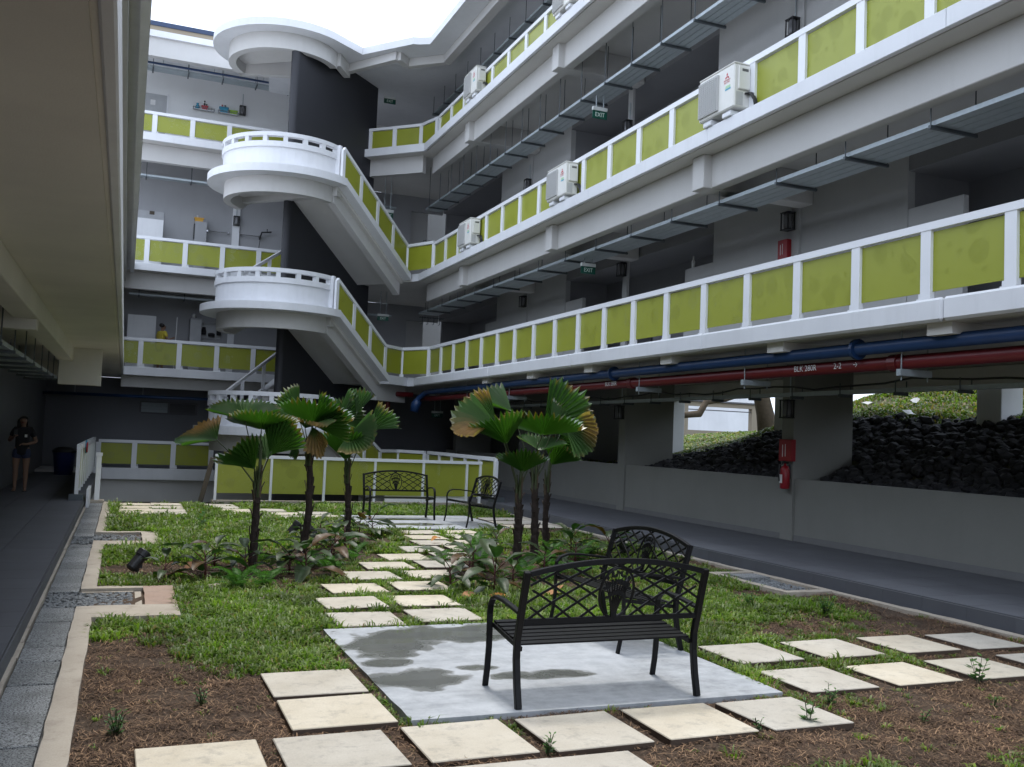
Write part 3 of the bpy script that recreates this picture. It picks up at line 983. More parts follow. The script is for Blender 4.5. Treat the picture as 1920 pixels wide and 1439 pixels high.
# roof over end wing and stair; beams under its edge
CR = (3.93, 29.35)
disc = []
a0, a1 = math.atan2(-1.62, 1.37), PI / 2 + 0.1 - 2 * PI
disc = arc(CR[0], CR[1], 2.13, a0, a1, 30)
roof = [(6.08, 28.28), (6.08, 33.0), (3.93, 33.0)] + disc[::-1]
b = MB(); b.prism(roof, 13.2, 13.42)
put(b, 'roof_slab', 'white', EB, fix=True)
b = MB(); b.box(-6, 8.0, 31.9, 36.2, 14.0, 14.2)
put(b, 'wing_roof', 'white', EB)
b = MB(); b.box(-6, 7.9, 32.0, 32.25, 13.40, 14.002)
put(b, 'roof_beam', 'beam', EB)
b = MB(); b.box(-6, 8.4, 34.6, 34.74, 13.2, 14.0)
put(b, 'upper_wall', 'wing_lit', EB)
a1 = -PI - 0.75
ro, ri = arc(CR[0], CR[1], 1.66, a0 + 0.35, a1, 26), arc(CR[0], CR[1], 1.44, a0 + 0.35, a1, 26)
b = MB()
for k in range(26):
    b.prism([ri[k], ro[k], ro[k + 1], ri[k + 1]][::-1], 12.72, 13.203)
put(b, 'ring_beam', 'beam', EB, fix=True)
b = MB(); b.prism(arc(CR[0], CR[1], 1.435, a0 + 0.35, a1, 26)[::-1], 13.02, 13.202)
put(b, 'canopy_soffit', 'soffit', EB, fix=True)
b = MB(); q = ST(1.6, 2.24); b.bar((ro[-1][0], ro[-1][1], 12.96), (q[0], q[1], 12.96), 0.2, 0.48)
put(b, 'tie_beam', 'beam', EB)
bp = [ro[0], (5.85, 29.36), (7.01, 27.59), (7.43, 28.0), (8.30, 27.23)]
b = MB()
b.bar((bp[0][0], bp[0][1], 13.0), (bp[1][0], bp[1][1], 13.0), 0.2, 0.40)
b.bar((bp[1][0], bp[1][1], 13.07), (bp[2][0], bp[2][1], 13.07), 0.2, 0.25)
b.bar((bp[2][0], bp[2][1], 13.074), (bp[3][0], bp[3][1], 13.074), 0.2, 0.25)
b.bar((bp[3][0], bp[3][1], 13.07), (8.42, 27.10, 13.07), 0.2, 0.25)
put(b, 'corner_beam', 'beam', EB)
b = MB(); b.box(-0.3, 4.2, 36.3, 36.6, 13.42, 16.08)
p = put(b, 'roof_parapet', 'cream', EB)
b = MB(); b.box(-0.3, 4.2, 36.25, 36.65, 16.08, 16.24)
put(b, 'coping', 'blue_coping', p)
b = MB(); b.prism([(7.2, 36.4), (9.1, 36.4), (9.1, 36.9), (7.2, 36.9)], 13.42, lambda x, y: 14.6 + 0.16 * (x - 7.2))
put(b, 'roof_housing', 'white', EB)
# right wing roof
b = MB(); b.prism([(14.4, -6), (14.4, 36.2), (6.082, 36.2), (6.082, 28.282), (7.25, 26.79), (7.42, 26.74), (7.70, 26.57), (7.70, -6)], 13.203, 13.42)
put(b, 'roof_slab', 'white', RB, fix=True)
b = MB(); b.box(8.30, 8.55, -6, 27.22, 12.95, 13.206)
put(b, 'roof_beam', 'beam', RB)

# ------------------------------------------------------------------ left wing (overhead)
LB = thing('left_wing', 'shadowed wing whose gallery soffit hangs over the tiled walkway', 'building', (-1.8, 12.0, 0.14))
for lv, (zb, zt) in ((2, LV[2]),):
    b = MB(); b.box(-0.175, -0.11, -6, 31.99, zb, zt)
    put(b, 'gallery_edge', 'white', LB, bevel=0.012)
    b = MB(); b.box(-0.205, -0.176, -6, 31.99, zb + 0.02, zt - 0.1); b.box(-2.6, -0.206, -6, 32.08, zb + 0.003, zt - 0.1)
    put(b, 'gallery_slab', 'soffit_left', LB)
b = MB(); b.box(-1.32, -1.04, -6, 31.9, 2.93, 3.204)
put(b, 'edge_beam', 'soffit_left', LB, bevel=0.008)
for (x0, x1, y0, y1, z0) in ((-1.30, -0.50, 21.4, 21.75, 2.45), (-2.4, -1.06, 12.9, 13.15, 2.80), (-2.4, -1.06, 27.0, 27.3, 2.8)):
    b = MB(); b.box(x0, x1, y0, y1, z0, 3.206)
    put(b, 'cross_beam', 'soffit_left', LB)
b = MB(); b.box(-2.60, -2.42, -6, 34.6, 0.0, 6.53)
put(b, 'wall', 'wall_shaded', LB)
b = MB(); b.box(-8, 0.012, -6, 31.97, 6.54, 6.72)
put(b, 'roof_slab', 'white', LB)
b = MB(); b.box(-0.42, -0.22, -6, 31.9, 6.1, 6.542)
put(b, 'roof_beam', 'beam', LB)
b = MB(); b.box(-0.10, 0.004, -6, 31.96, 6.40, 6.538)
put(b, 'gutter_board', 'white', LB)
b = MB(); b.box(-3.2, -2.62, -6, 31.9, -1, 6.53)  # unseen mass added behind the left wall to keep light out
put(b, 'light_block_mass', 'dark', LB)

# ------------------------------------------------------------------ stair tower
TW = thing('stair_tower', 'open dogleg stair with white curved landings around a charcoal spine wall', 'staircase', ST3(2.2, 2.1, 0))
wl = [ST(3.75 + 0.13 * math.cos(a), 2.1 + 0.13 * math.sin(a)) for a in np.linspace(-PI / 2, PI / 2, 9)] + [ST(-0.62, 2.23), ST(-0.62, 1.97)]
b = MB(); b.prism(wl, -3.5, 13.195)
put(b, 'spine_wall', 'charcoal', TW, fix=True)
S0, T0, R0 = 3.98, 2.1, 2.12
def ring(r, n=28):
    return [ST(S0 + r * math.cos(a), T0 + r * math.sin(a)) for a in np.linspace(-PI / 2, PI / 2, n + 1)]
LAND = {1: (1.50, 1.72), 2: (4.86, 5.06), 3: (8.55, 8.76)}
FLOORZ = {1: 0.27, 2: 3.47, 3: 6.75, 4: 10.93}
SB = {1: 1.2, 2: 1.17, 3: 0.08}
PRISM = lambda b_, poly, z0, z1: b_.prism(poly, z0, z1)
def ring_wall(b_, r1, r0, z0, z1, n=28):
    A, B_ = ring(r1, n), ring(r0, n)
    for k in range(n):
        b_.prism([A[k], A[k + 1], B_[k + 1], B_[k]], z0, z1)
for k, (zb, zt) in LAND.items():
    b = MB(); b.prism(ring(R0) + [ST(S0 - 0.02, 2 * T0 + 0.02), ST(S0 - 0.02, -0.02)], zb, zt)
    land = put(b, 'landing', 'white', TW, fix=True)
    b = MB(); ring_wall(b, 1.66, 1.46, zb - 0.45, zb + 0.002)
    put(b, 'ring_beam', 'beam', TW, fix=True)
    b = MB(); b.prism(ring(1.45) + [ST(S0 - 0.02, 3.5), ST(S0 - 0.02, 0.7)], zb - 0.10, zb + 0.001)
    put(b, 'landing_soffit', 'soffit', TW, fix=True)
    b = MB(); b.bar(ST3(S0 - 0.1, 0.3, zb - 0.13), ST3(S0 - 0.1, 4.0, zb - 0.13), 0.2, 0.25)
    put(b, 'landing_beam', 'beam', TW)
    # curved parapet: solid wall, band, slots, cap
    rp = 1.72
    b = MB(); ring_wall(b, rp, rp - 0.1, zt - 0.002, zt + 0.56)
    par = put(b, 'parapet', 'white', TW, fix=True)
    b = MB(); ring_wall(b, rp + 0.045, rp - 0.12, zt + 0.56, zt + 0.71)
    put(b, 'band', 'white', par, fix=True)
    b = MB(); ring_wall(b, rp + 0.045, rp - 0.10, zt + 0.85, zt + 0.96)
    put(b, 'cap', 'white', par, fix=True)
    for q in range(11):
        a = -PI / 2 + PI * q / 10
        c = ST(S0 + (rp - 0.03) * math.cos(a), T0 + (rp - 0.03) * math.sin(a))
        b = MB(); d = Vector((c[0] - ST(S0, T0)[0], c[1] - ST(S0, T0)[1], 0)).normalized(); tn = Vector((-d.y, d.x, 0))
        p0 = Vector((c[0], c[1], zt + 0.78))
        b.bar(p0 - tn * 0.06, p0 + tn * 0.06, 0.13, 0.142)
        put(b, 'slot_post', 'white', par)
    b = MB(); b.bar(ST3(S0 - 0.09, 0.33, zt + 0.48), ST3(S0 + 0.02, 0.33, zt + 0.48), 0.16, 0.96)
    put(b, 'end_post', 'white', par)

def flight(k, zl, zf, sb, t0, t1, outer_lo):
    """one straight flight from the landing (s = 3.96) to a floor at s = sb"""
    st = 3.96
    zz = lambda s: zf + (zl - zf) * (s - sb) / (st - sb)
    def quad(ta, tb, off0, off1, s0=sb, s1=st):
        b_ = MB()
        pts = [(s1, ta), (s0, ta), (s0, tb), (s1, tb)]
        lo = [ST3(s, t, zz(s) + off0) for s, t in pts]
        hi = [ST3(s, t, zz(s) + off1) for s, t in pts]
        b_.hexa(lo + hi)
        return b_
    lo_t, hi_t = (t0, t0 + 0.28) if outer_lo else (t1 - 0.28, t1)
    put(quad(lo_t, hi_t, -0.20, 0.0), 'stringer_edge', 'white', TW, fix=True)
    bo = (t0 + 0.40, t0 + 0.62) if outer_lo else (t1 - 0.62, t1 - 0.40)
    put(quad(bo[0], bo[1], -0.66, -0.204), 'flight_beam', 'beam', TW, fix=True)
    put(quad((t0 + 0.281) if outer_lo else t0, t1 if outer_lo else (t1 - 0.281), -0.30, -0.14), 'flight_slab', 'soffit', TW, fix=True)
    n = 10
    for i in range(n):
        sa = sb + (st - sb) * i / n; sc = sb + (st - sb) * (i + 1) / n
        zs = zf + (zl - zf) * (i + 1) / n - 0.02
        b_ = MB()
        ta, tb = (t0 + 0.285, t1 - 0.004) if outer_lo else (t0 + 0.004, t1 - 0.285)
        pts = [(sc, ta), (sa, ta), (sa, tb), (sc, tb)]
        b_.hexa([ST3(s, t, zs - 0.17) for s, t in pts] + [ST3(s, t, zs) for s, t in pts])
        put(b_, 'step', 'soffit', TW, fix=True)
    return zz
for k in (1, 2, 3):
    zl = LAND[k][1]
    flight(k, zl, FLOORZ[k], SB[k], 0.0, 1.965, True)
    flight(k, zl, FLOORZ[k + 1], 0.9, 2.235, 4.2, False)
    # level strip between the foot of the near flight and the corner
    zb = -0.05 if k == 1 else LV[k][0]; zt = FLOORZ[k]
    if SB[k] > 0.2:
        b = MB(); b.prism([ST(SB[k], 1.96), ST(SB[k], 0.0), ST(0.0, 0.0), ST(0.0, 1.96)], zb, zt)
        put(b, 'floor_strip', 'white', TW, fix=True)
        b = MB(); b.prism([ST(SB[k], 0.62), ST(SB[k], 0.40), ST(-0.6, 0.40), ST(-0.6, 0.62)], zb - 0.5, zb + 0.001)
        put(b, 'strip_beam', 'beam', TW, fix=True)
# chamfered white edges joining galleries to the stair
for lv, (zb, zt) in LV.items():
    b = MB()
    if lv < 4:
        b.prism([(8.30, 28.752), ST(0.0, 0.002), ST(-0.06, 0.10), (8.38, 28.80)][::-1], zb, zt)
    else:
        b.prism([(8.30, 28.752), (8.36, 28.82), ST(-0.06, 2.3), ST(0.02, 2.3)], zb, zt)
    put(b, 'corner_edge', 'white', TW, fix=True)
b = MB(); b.prism([ST(-0.35, 0.0), ST(-0.35, 2.2), ST(-0.57, 2.2), ST(-0.57, 0.0)], 10.13, 10.683)
put(b, 'corner_beam', 'beam', TW, fix=True)

# ------------------------------------------------------------------ railings
def panel_mesh(length, z0, z1, slope=0.0, uvo=(0, 0)):
    """thin sheet, local x along the rail; slope = rise per metre"""
    t = 0.006
    vs, fs = [], []
    for y in (-t, t):
        vs += [(0, y, z0), (length, y, z0 + slope * length), (length, y, z1 + slope * length), (0, y, z1)]
    fs = [(0, 1, 2, 3), (7, 6, 5, 4), (4, 5, 1, 0), (5, 6, 2, 1), (6, 7, 3, 2), (7, 4, 0, 3)]
    me = bpy.data.meshes.new('panel')
    me.from_pydata(vs, [], fs)
    uv = me.uv_layers.new(name='UVMap')
    for lp in me.loops:
        p = vs[lp.vertex_index]
        uv.data[lp.index].uv = (p[0] + uvo[0], p[2] + uvo[1])
    me.materials.append(M['lime'])
    return me
POST_CACHE, PANEL_CACHE = {}, {}
def railing(name, label, cat, posts, h, plo, phi, pw=0.15, pd=0.07, group=None, rail=(0.085, 0.09), clamps=True, skip=(), inset=0.012, overhang=0.0, mat='rail_white', nopost=()):
    root = thing(name, label, cat, posts[0], 0, group)
    P = [Vector(p) for p in posts]
    n = len(P)
    for i, p in enumerate(P):
        if i in nopost: continue
        d = (P[min(i + 1, n - 1)] - P[max(i - 1, 0)]); 
        if i == 0: d = P[1] - P[0]
        ang = math.atan2(d.y, d.x)
        key = (pw, pd, round(h, 3), mat)
        if key not in POST_CACHE:
            b = MB(); b.box(-pw / 2, pw / 2, -pd / 2, pd / 2, 0, h - rail[1] + 0.002)
            POST_CACHE[key] = b.mesh('post', mat)
        o = link('post', POST_CACHE[key], root); o.location = p; o.rotation_euler = (0, 0, ang)
    for i in range(n - 1):
        a, c = P[i], P[i + 1]
        d = c - a; lh = math.hypot(d.x, d.y); ang = math.atan2(d.y, d.x)
        up = Vector((0, 0, h - rail[1] / 2))
        b = MB(); e0 = d.normalized() * (overhang if i == 0 else 0.0); e1 = d.normalized() * (overhang if i == n - 2 else 0.0)
        b.bar(a + up - e0, c + up + e1, rail[0], rail[1])
        put(b, 'top_rail', mat, root)
        if i in skip: continue
        L_ = lh - pw * 0.96
        slope = d.z / lh
        key = (round(L_, 2), round(plo, 3), round(phi, 3), round(slope, 3), (i * 7 + len(label)) % 6)
        if key not in PANEL_CACHE:
            PANEL_CACHE[key] = panel_mesh(L_, plo, phi, slope, (1.7 * key[4] + 0.31 * i, 0.9 * key[4]))
        st_ = d.normalized() * (pw * 0.48)
        o = link('panel', PANEL_CACHE[key], root)
        nrm = Vector((-d.y, d.x, 0)).normalized() * inset
        o.location = (a.x + st_.x + nrm.x, a.y + st_.y + nrm.y, a.z + slope * pw * 0.48); o.rotation_euler = (0, 0, ang)
        if clamps and abs(slope) < 0.01:
            b = MB(); q = a + d.normalized() * (pw * 0.5 + 0.03)
            b.box(q.x - 0.03, q.x + 0.03, q.y - 0.03, q.y + 0.03, a.z + 0.001, a.z + 0.06); b.box(q.x - 0.015, q.x + 0.015, q.y - 0.015, q.y + 0.015, a.z + 0.06, a.z + 0.12)
            put(b, 'clamp', mat, root)
    return root
XR = 8.56
RY = [7.26 + 1.152 * k for k in range(-5, 19)]
def rail_label(lv):
    return {2: 'lowest long white railing with lime panels, just above the blue and red pipes',
            3: 'middle long white railing with lime panels, three air conditioners standing along it',
            4: 'topmost long white railing with lime panels, under the roof edge'}[lv]
RG = 'white railings with lime panels'
for lv, h in ((2, 0.94), (3, 0.89), (4, 0.72)):
    zt = LV[lv][1]
    ps = [(XR, y, zt - (0.002)) for y in RY]
    railing('gallery_railing', rail_label(lv), 'railing', ps, h, 0.13 if lv == 2 else 0.04, h - 0.11, group=RG, inset=-0.012)
XW = [0.345 + 1.152 * k for k in range(-1, 5)]
for lv, h, lab in ((1, 0.87, 'ground-floor railing of the end wing, three lime panels beside the walkway gate'),
                   (2, 0.93, 'end wing railing in front of the person in yellow'),
                   (3, 0.90, 'end wing railing in front of the towel bars and amber basket'),
                   (4, 0.75, 'end wing railing below the shelves of coloured baskets')):
    zt = {1: 0.30}.get(lv, LV.get(lv, (0, 0))[1])
    xs_ = XW if lv > 1 else [-0.70] + [0.345 + 1.152 * k for k in range(0, 3)]
    railing('gallery_railing', lab, 'railing', [(x, 32.26, zt - 0.002) for x in xs_], h, 0.12, h - 0.11, group=RG, inset=0.012)
# stair flight railings and corner pieces
for k, lab in ((1, 'lowest stair railing running down behind the green fence'), (2, 'middle stair railing descending from the lower curved landing'),
               (3, 'upper stair railing descending from the higher curved landing')):
    zl, zf, sb = LAND[k][1], FLOORZ[k], SB[k]
    zz = lambda s: zf + (zl - zf) * max(0.0, s - sb) / (3.96 - sb)
    ss = [3.93 - (3.93 - sb) * i / (4 if k == 3 else 3) for i in range((4 if k == 3 else 3) + 1)]
    ps = [ST3(s, 0.17, zz(s) - 0.003) for s in ss]
    if sb > 0.5:
        ps.append(ST3(0.10, 0.17, zf - 0.003))
    ps.append((XR - 0.02, 27.98, zf - 0.003))
    railing('stair_railing', lab, 'railing', ps, 0.94, 0.10, 0.83, pw=0.13, group=RG, clamps=False, inset=0.0)
ps = [(XR, 28.3, 10.928), ST3(-0.22, 0.02, 10.928), ST3(-0.22, 1.0, 10.928), ST3(-0.22, 1.92, 10.928)]
railing('gallery_railing', 'short topmost corner railing with two lime panels against the charcoal wall', 'railing', ps, 0.75, 0.04, 0.64, group=RG, clamps=False, inset=0.0, overhang=0.12)
# far flights: sloping outer rail only
for k, lab in ((1, 'sloping rail of the hidden flight between the two lower landings'), (2, 'sloping rail of the hidden flight above the lower curved landing')):
    zl, zf = LAND[k][1], FLOORZ[k + 1]
    a, c = ST3(3.9, 4.05, zl), ST3(0.95, 4.05, zf)
    root = thing('stair_handrail', lab, 'handrail', a)
    b = MB(); b.bar(Vector(a) + Vector((0, 0, 0.85)), Vector(c) + Vector((0, 0, 0.85)), 0.07, 0.09); put(b, 'top_rail', 'rail_white', root)
    for q in range(4):
        p = Vector(a).lerp(Vector(c), q / 3)
        b = MB(); b.box(p.x - 0.05, p.x + 0.05, p.y - 0.05, p.y + 0.05, p.z - 0.003, p.z + 0.82); put(b, 'post', 'rail_white', root)
# ground floor: rail round the sunken court, fence on the lawn edge, gate post
railing('walkway_railing', 'white railing with lime panels along the right walkway behind the lawn fence', 'railing',
        [(8.45, 21.75 + 1.12 * k, 0.14) for k in range(6)], 1.08, 0.12, 0.97, group=RG, clamps=False, inset=-0.012)
b = MB(); b.box(8.36, 8.66, 21.60, 21.95, 0.14, 0.26)
tag(put(b, 'post_plinth', 'galv_dark'), 'grey plinth block under the end post of the right walkway railing', 'plinth')
g = railing('walkway_railing', 'white railing seen end-on beside the left walkway, a red and blue coil hung on it', 'railing',
            [(-0.80, 20.85 + 1.15 * k, 0.26) for k in range(10)], 0.98, 0.06, 0.88, pw=0.14, group=RG, clamps=False, inset=0.0)
b = MB(); b.box(-0.93, -0.672, 20.72, 21.05, 0.141, 0.262)
tag(put(b, 'post_plinth', 'galv_dark'), 'grey plinth block under the near end of the left walkway railing', 'plinth')
co = thing('hose_coil', 'small red and blue coil hung over the left walkway railing', 'coil', (-0.8, 22.9, 1.1))
b = MB(); b.tube([(-0.74 + 0.0 * a, 22.9 + 0.13 * math.cos(a), 1.15 + 0.13 * math.sin(a)) for a in np.linspace(0, 2 * PI, 17)], 0.018, 6)
put(b, 'blue_loop', 'teal', co)
b = MB(); b.tube([(-0.72, 22.82 + 0.06 * math.cos(a), 1.14 + 0.10 * math.sin(a)) for a in np.linspace(0, 2 * PI, 13)], 0.02, 6)
put(b, 'red_loop', 'red_box', co)
gp = thing('gate_post', 'low white post standing where the drain meets the sunken court', 'post', (-0.45, 22.15, 0))
b = MB(); b.box(-0.50, -0.40, 22.10, 22.20, 0.05, 0.98); put(b, 'post', 'rail_white', gp, bevel=0.006)
b = MB(); b.box(-0.515, -0.385, 22.085, 22.215, 0.981, 1.05); put(b, 'cap', 'rail_white', gp)
b = MB(); b.box(-0.60, -0.30, 22.02, 22.30, -0.06, 0.05); put(b, 'base', 'kerb', gp)
b = MB(); b.box(-0.62, -0.57, 20.95, 22.2, -0.03, 0.35); put(b, 'gate_leaf', 'rail_white', gp)
fx = [1.97, 3.18, 4.40, 5.60, 6.80, 7.92, 8.27]
fr = railing('lawn_fence', 'low lime-panelled fence closing the far edge of the lawn behind the bench', 'fence',
             [(x, 22.35, 0.06) for x in fx], 1.03, 0.16, 0.97, pw=0.055, pd=0.055, clamps=False, rail=(0.07, 0.07), inset=0.03, overhang=0.04)
b = MB(); b.box(1.9, 8.33, 22.27, 22.43, -0.12, 0.062); put(b, 'plinth', 'kerb', fr)
b = MB(); b.box(5.9, 8.0, 22.435, 22.50, 0.063, 0.22); put(b, 'kick_board', 'rail_white', fr)
b = MB(); b.bar((1.62, 22.6, -0.3), (1.90, 22.55, 1.0), 0.10, 0.10)
tag(put(b, 'timber_prop', 'brown_wood'), 'leaning brown timber prop beside the left end of the lawn fence', 'prop')

# ------------------------------------------------------------------ air conditioners on the ledges
def make_ac():
    r = thing('air_conditioner', '', 'air conditioner', (8.25, 11.9, 6.83), 0, 'outdoor air-conditioner units')
    b = MB(); b.box(0, 0.29, 0, 0.95, 0.03, 0.70); put(b, 'casing', 'ac_white', r, local=True, bevel=0.018)
    b = MB(); b.box(-0.004, 0.296, -0.004, 0.954, 0.701, 0.725); put(b, 'lid', 'ac_white', r, local=True, bevel=0.008)
    b = MB(); b.box(-0.034, -0.001, 0.40, 0.925, 0.08, 0.64)
    for q in range(17):
        z = 0.10 + q * 0.031
        b.box(-0.040, -0.0345, 0.41, 0.915, z, z + 0.014)
    for q in range(9):
        y = 0.44 + q * 0.055
        b.box(-0.046, -0.0405, y, y + 0.006, 0.09, 0.63)
    put(b, 'fan_grille', 'ac_grey', r, local=True)
    b = MB(); b.box(0.06, 0.27, -0.035, -0.001, 0.30, 0.66); gbx = put(b, 'terminal_cover', 'ac_white', r, local=True, bevel=0.012)
    b = MB(); b.box(0.12, 0.23, -0.038, -0.0355, 0.58, 0.62); put(b, 'rating_slot', 'print_grey', gbx, local=True)
    b = MB(); b.box(0.04, 0.16, -0.004, -0.001, 0.06, 0.27); put(b, 'label_plate', 'ac_grey', r, local=True)
    b = MB()
    for k, a in enumerate((90, 210, 330)):
        ca, sa = math.cos(math.radians(a)), math.sin(math.radians(a))
        l, wd = 0.062, 0.018
        pts = [(0, 0), (l / 2 * ca - wd * sa, l / 2 * sa + wd * ca), (l * ca, l * sa), (l / 2 * ca + wd * sa, l / 2 * sa - wd * ca)]
        b.poly([(-0.0035, 0.185 - p[0] * 1.0, 0.545 + p[1]) for p in pts])
    put(b, 'emblem', 'print_red', r, local=True)
    text_obj('lettering', 'MITSUBISHI\nELECTRIC', 0.034, r, 'print_red', ROT_W, (-0.003, 0.185, 0.47), 0.0005, local=True)
    b = MB(); b.box(-0.004, -0.001, 0.10, 0.22, 0.36, 0.40); put(b, 'green_sticker', 'print_green', r, local=True)
    b = MB(); b.box(-0.004, -0.001, 0.09, 0.23, 0.33, 0.352); put(b, 'blue_sticker', 'print_cyan', r, local=True)
    for y0 in (0.10, 0.62):
        b = MB(); b.box(0.01, 0.30, y0, y0 + 0.22, -0.078, 0.0); b.box(0.05, 0.25, y0 + 0.04, y0 + 0.16, 0.0, 0.029)
        put(b, 'foot_block', 'white', r, local=True, bevel=0.01)
    b = MB()
    for q in range(3):
        b.tube([(0.20 + 0.03 * q, -0.01, 0.25), (0.22 + 0.03 * q, -0.10, 0.24), (0.25 + 0.02 * q, -0.16, 0.12), (0.27 + 0.02 * q, -0.19, -0.07)], 0.016, 6)
    put(b, 'refrigerant_hose', 'black_plastic', r, local=True, smooth=True)
    return r
ac0 = make_ac()
ac_spots = [(11.93, 6.83, 'biggest-looking white air conditioner on the middle gallery ledge, red emblem clearly visible'),
            (17.88, 6.83, 'white air conditioner on the middle gallery ledge, second along from the camera'),
            (23.83, 6.83, 'white air conditioner on the middle gallery ledge nearest the stair corner'),
            (23.88, 11.01, 'white air conditioner on the top gallery ledge nearest the stair corner'),
            (17.93, 11.01, 'white air conditioner on the top gallery cut by the upper picture edge')]
for i, (y, z, lab) in enumerate(ac_spots):
    if i == 0:
        ac0.location = (8.25, y, z); ac0['label'] = lab
    else:
        copy_tree(ac0, (8.25, y, z), 0, lab)

# ------------------------------------------------------------------ exit signs
def exit_sign(x, y, z, w, h, rodtop, label, face='S', dim=False):
    r = thing('exit_sign', label, 'exit sign', (x, y, z + h), 0, 'hanging green exit signs')
    b = MB(); b.box(-w / 2, w / 2, -0.03, 0.03, -h * 0.33, 0); put(b, 'housing', 'sign_white', r, local=True, bevel=0.006)
    b = MB(); b.box(-w / 2 + 0.004, w / 2 - 0.004, -0.012, 0.012, -h, -h * 0.331); pl = put(b, 'sign_plate', 'sign_green', r, local=True)
    text_obj('lettering', 'EXIT', h * 0.52, pl, 'sign_letters', ROT_S, (0, -0.0135, -h * 0.67), 0.0008, xs=0.85, local=True)
    for sx in (-0.25, 0.25):
        b = MB(); b.tube([(sx * w, 0, 0), (sx * w, 0, rodtop - z - h)], 0.011, 6); put(b, 'hanger_rod', 'galv', r, local=True)
    return r
exit_sign(9.30, 18.5, 8.80, 0.36, 0.26, 9.36, 'green exit sign hung under the middle gallery cable tray, crisp and readable')
exit_sign(9.35, 18.9, 5.42, 0.36, 0.24, 5.78, 'green exit sign hung in the shade under the lower gallery cable tray')
exit_sign(7.79, 31.5, 12.98 - 0.0, 0.42, 0.24, 13.2, 'tilted-looking dark exit sign in the top corner beside the charcoal wall')
exit_sign(7.89, 31.5, 8.98, 0.42, 0.34, 10.65, 'exit sign with white housing beside the upper stair railing')
exit_sign(7.91, 31.5, 5.50, 0.40, 0.22, 6.5, 'dim exit sign in the dark corner above the middle stair railing')
exit_sign(9.83, 31.0, 2.30, 0.40, 0.22, 3.2, 'nearly black exit sign behind the palm tops on the ground floor')

# ------------------------------------------------------------------ wall lanterns
def make_lantern():
    r = thing('wall_lantern', '', 'lantern', (0, 0, 0), 0, 'black box lanterns on the walls')
    b = MB()
    for sy in (-1, 1):
        for dx in (-0.005, -0.145):
            b.box(dx - 0.018, dx, sy * 0.095 - 0.009, sy * 0.095 + 0.009, -0.16, 0.16)
    for z in (-0.16, 0.145):
        b.box(-0.168, 0.0, -0.11, 0.11, z, z + 0.018)
    put(b, 'frame', 'black_plastic', r, local=True)
    b = MB(); b.lathe([(0.07, -0.138), (0.075, -0.1), (0.075, 0.1), (0.06, 0.138)], (-0.084, 0, 0), 12)
    put(b, 'glass', 'lamp_glass', r, local=True, smooth=True)
    b = MB(); b.tube([(-0.02, 0.0, 0.163), (-0.02, 0.0, 0.62)], 0.012, 6); put(b, 'conduit', 'galv', r, local=True)
    return r
lan0 = make_lantern()
LAN = [(10.797, 13.64, 2.41, 0, 'black box lantern above the red fire box on the walkway column'),
       (10.797, 19.75, 2.41, 0, 'black box lantern on the walkway column behind the right palms'),
       (10.797, 13.74, 5.75, 0, 'black box lantern on the lower gallery wall above the red box'),
       (10.797, 19.87, 5.80, 0, 'black box lantern in the lower gallery alcove near the exit sign'),
       (10.797, 25.93, 5.75, 0, 'black box lantern on the far pale wall of the lower gallery'),
       (10.797, 13.74, 9.28, 0, 'black box lantern above the middle railing to the right of the large air conditioner'),
       (10.797, 19.82, 9.22, 0, 'black box lantern rising just over the middle railing below the exit sign'),
       (10.797, 25.92, 9.26, 0, 'black box lantern on the far pale wall of the middle gallery'),
       (3.24, 34.597, 13.02 - 0.12, PI / 2, 'black box lantern on the top end wing wall right of the baskets'),
       (3.24, 34.516, 8.93, PI / 2, 'black box lantern on the white pilaster of the end wing')]
for i, (x, y, z, rz, lab) in enumerate(LAN):
    if i == 0:
        lan0.location = (x, y, z); lan0['label'] = lab
    else:
        copy_tree(lan0, (x, y, z), rz, lab)

# ------------------------------------------------------------------ cable trays
def cable_tray(label, x0, x1, z, y0, y1, ztop, step=1.15, lanes=4, axis='y'):
    T = (lambda x, y, zz: (x, y, zz)) if axis == 'y' else (lambda x, y, zz: (y, x, zz))
    r = thing('cable_tray', label, 'cable tray', T((x0 + x1) / 2, y0, z), 0, 'galvanised cable trays')
    def bx(b, a0, a1, c0, c1, z0, z1):
        if axis == 'y': b.box(a0, a1, c0, c1, z0, z1)
        else: b.box(c0, c1, a0, a1, z0, z1)
    w = (x1 - x0) / lanes
    for k in range(lanes):
        b = MB(); a0 = x0 + k * w + 0.006; a1 = x0 + (k + 1) * w - 0.006
        bx(b, a0, a1, y0, y1, z, z + 0.006)
        bx(b, a0, a0 + 0.006, y0, y1, z + 0.0061, z + 0.06); bx(b, a1 - 0.006, a1, y0, y1, z + 0.0061, z + 0.06)
        put(b, 'channel', 'galv', r)
    y = y0 + 0.3
    b0 = MB(); bx(b0, x0 - 0.05, x1 + 0.05, -0.02, 0.02, -0.045, -0.002); bar_me = b0.mesh('support_bar', 'galv_dark')
    b1 = MB(); b1.tube([(0, 0, -0.05), (0, 0, ztop - z)], 0.009, 5); rod_me = b1.mesh('hanger_rod', 'galv_dark')
    while y < y1:
        o = link('support_bar', bar_me, r)
        o.location = (0, y, z) if axis == 'y' else (y, 0, z)
        for xx in (x0 - 0.03, x1 + 0.03):
            o = link('hanger_rod', rod_me, r); o.location = T(xx, y, z)
        y += step
cable_tray('wide grey cable tray hung in the lower gallery above the lowest long railing', 9.0, 9.68, 5.76, 4.0, 31.0, 6.52, 1.5)
cable_tray('wide grey cable tray hung in the middle gallery above the large air conditioner', 9.08, 9.66, 9.34, 6.0, 31.0, 10.68)
cable_tray('grey cable tray hung under the roof of the top gallery', 9.16, 9.60, 12.64, 12.0, 31.0, 13.2)
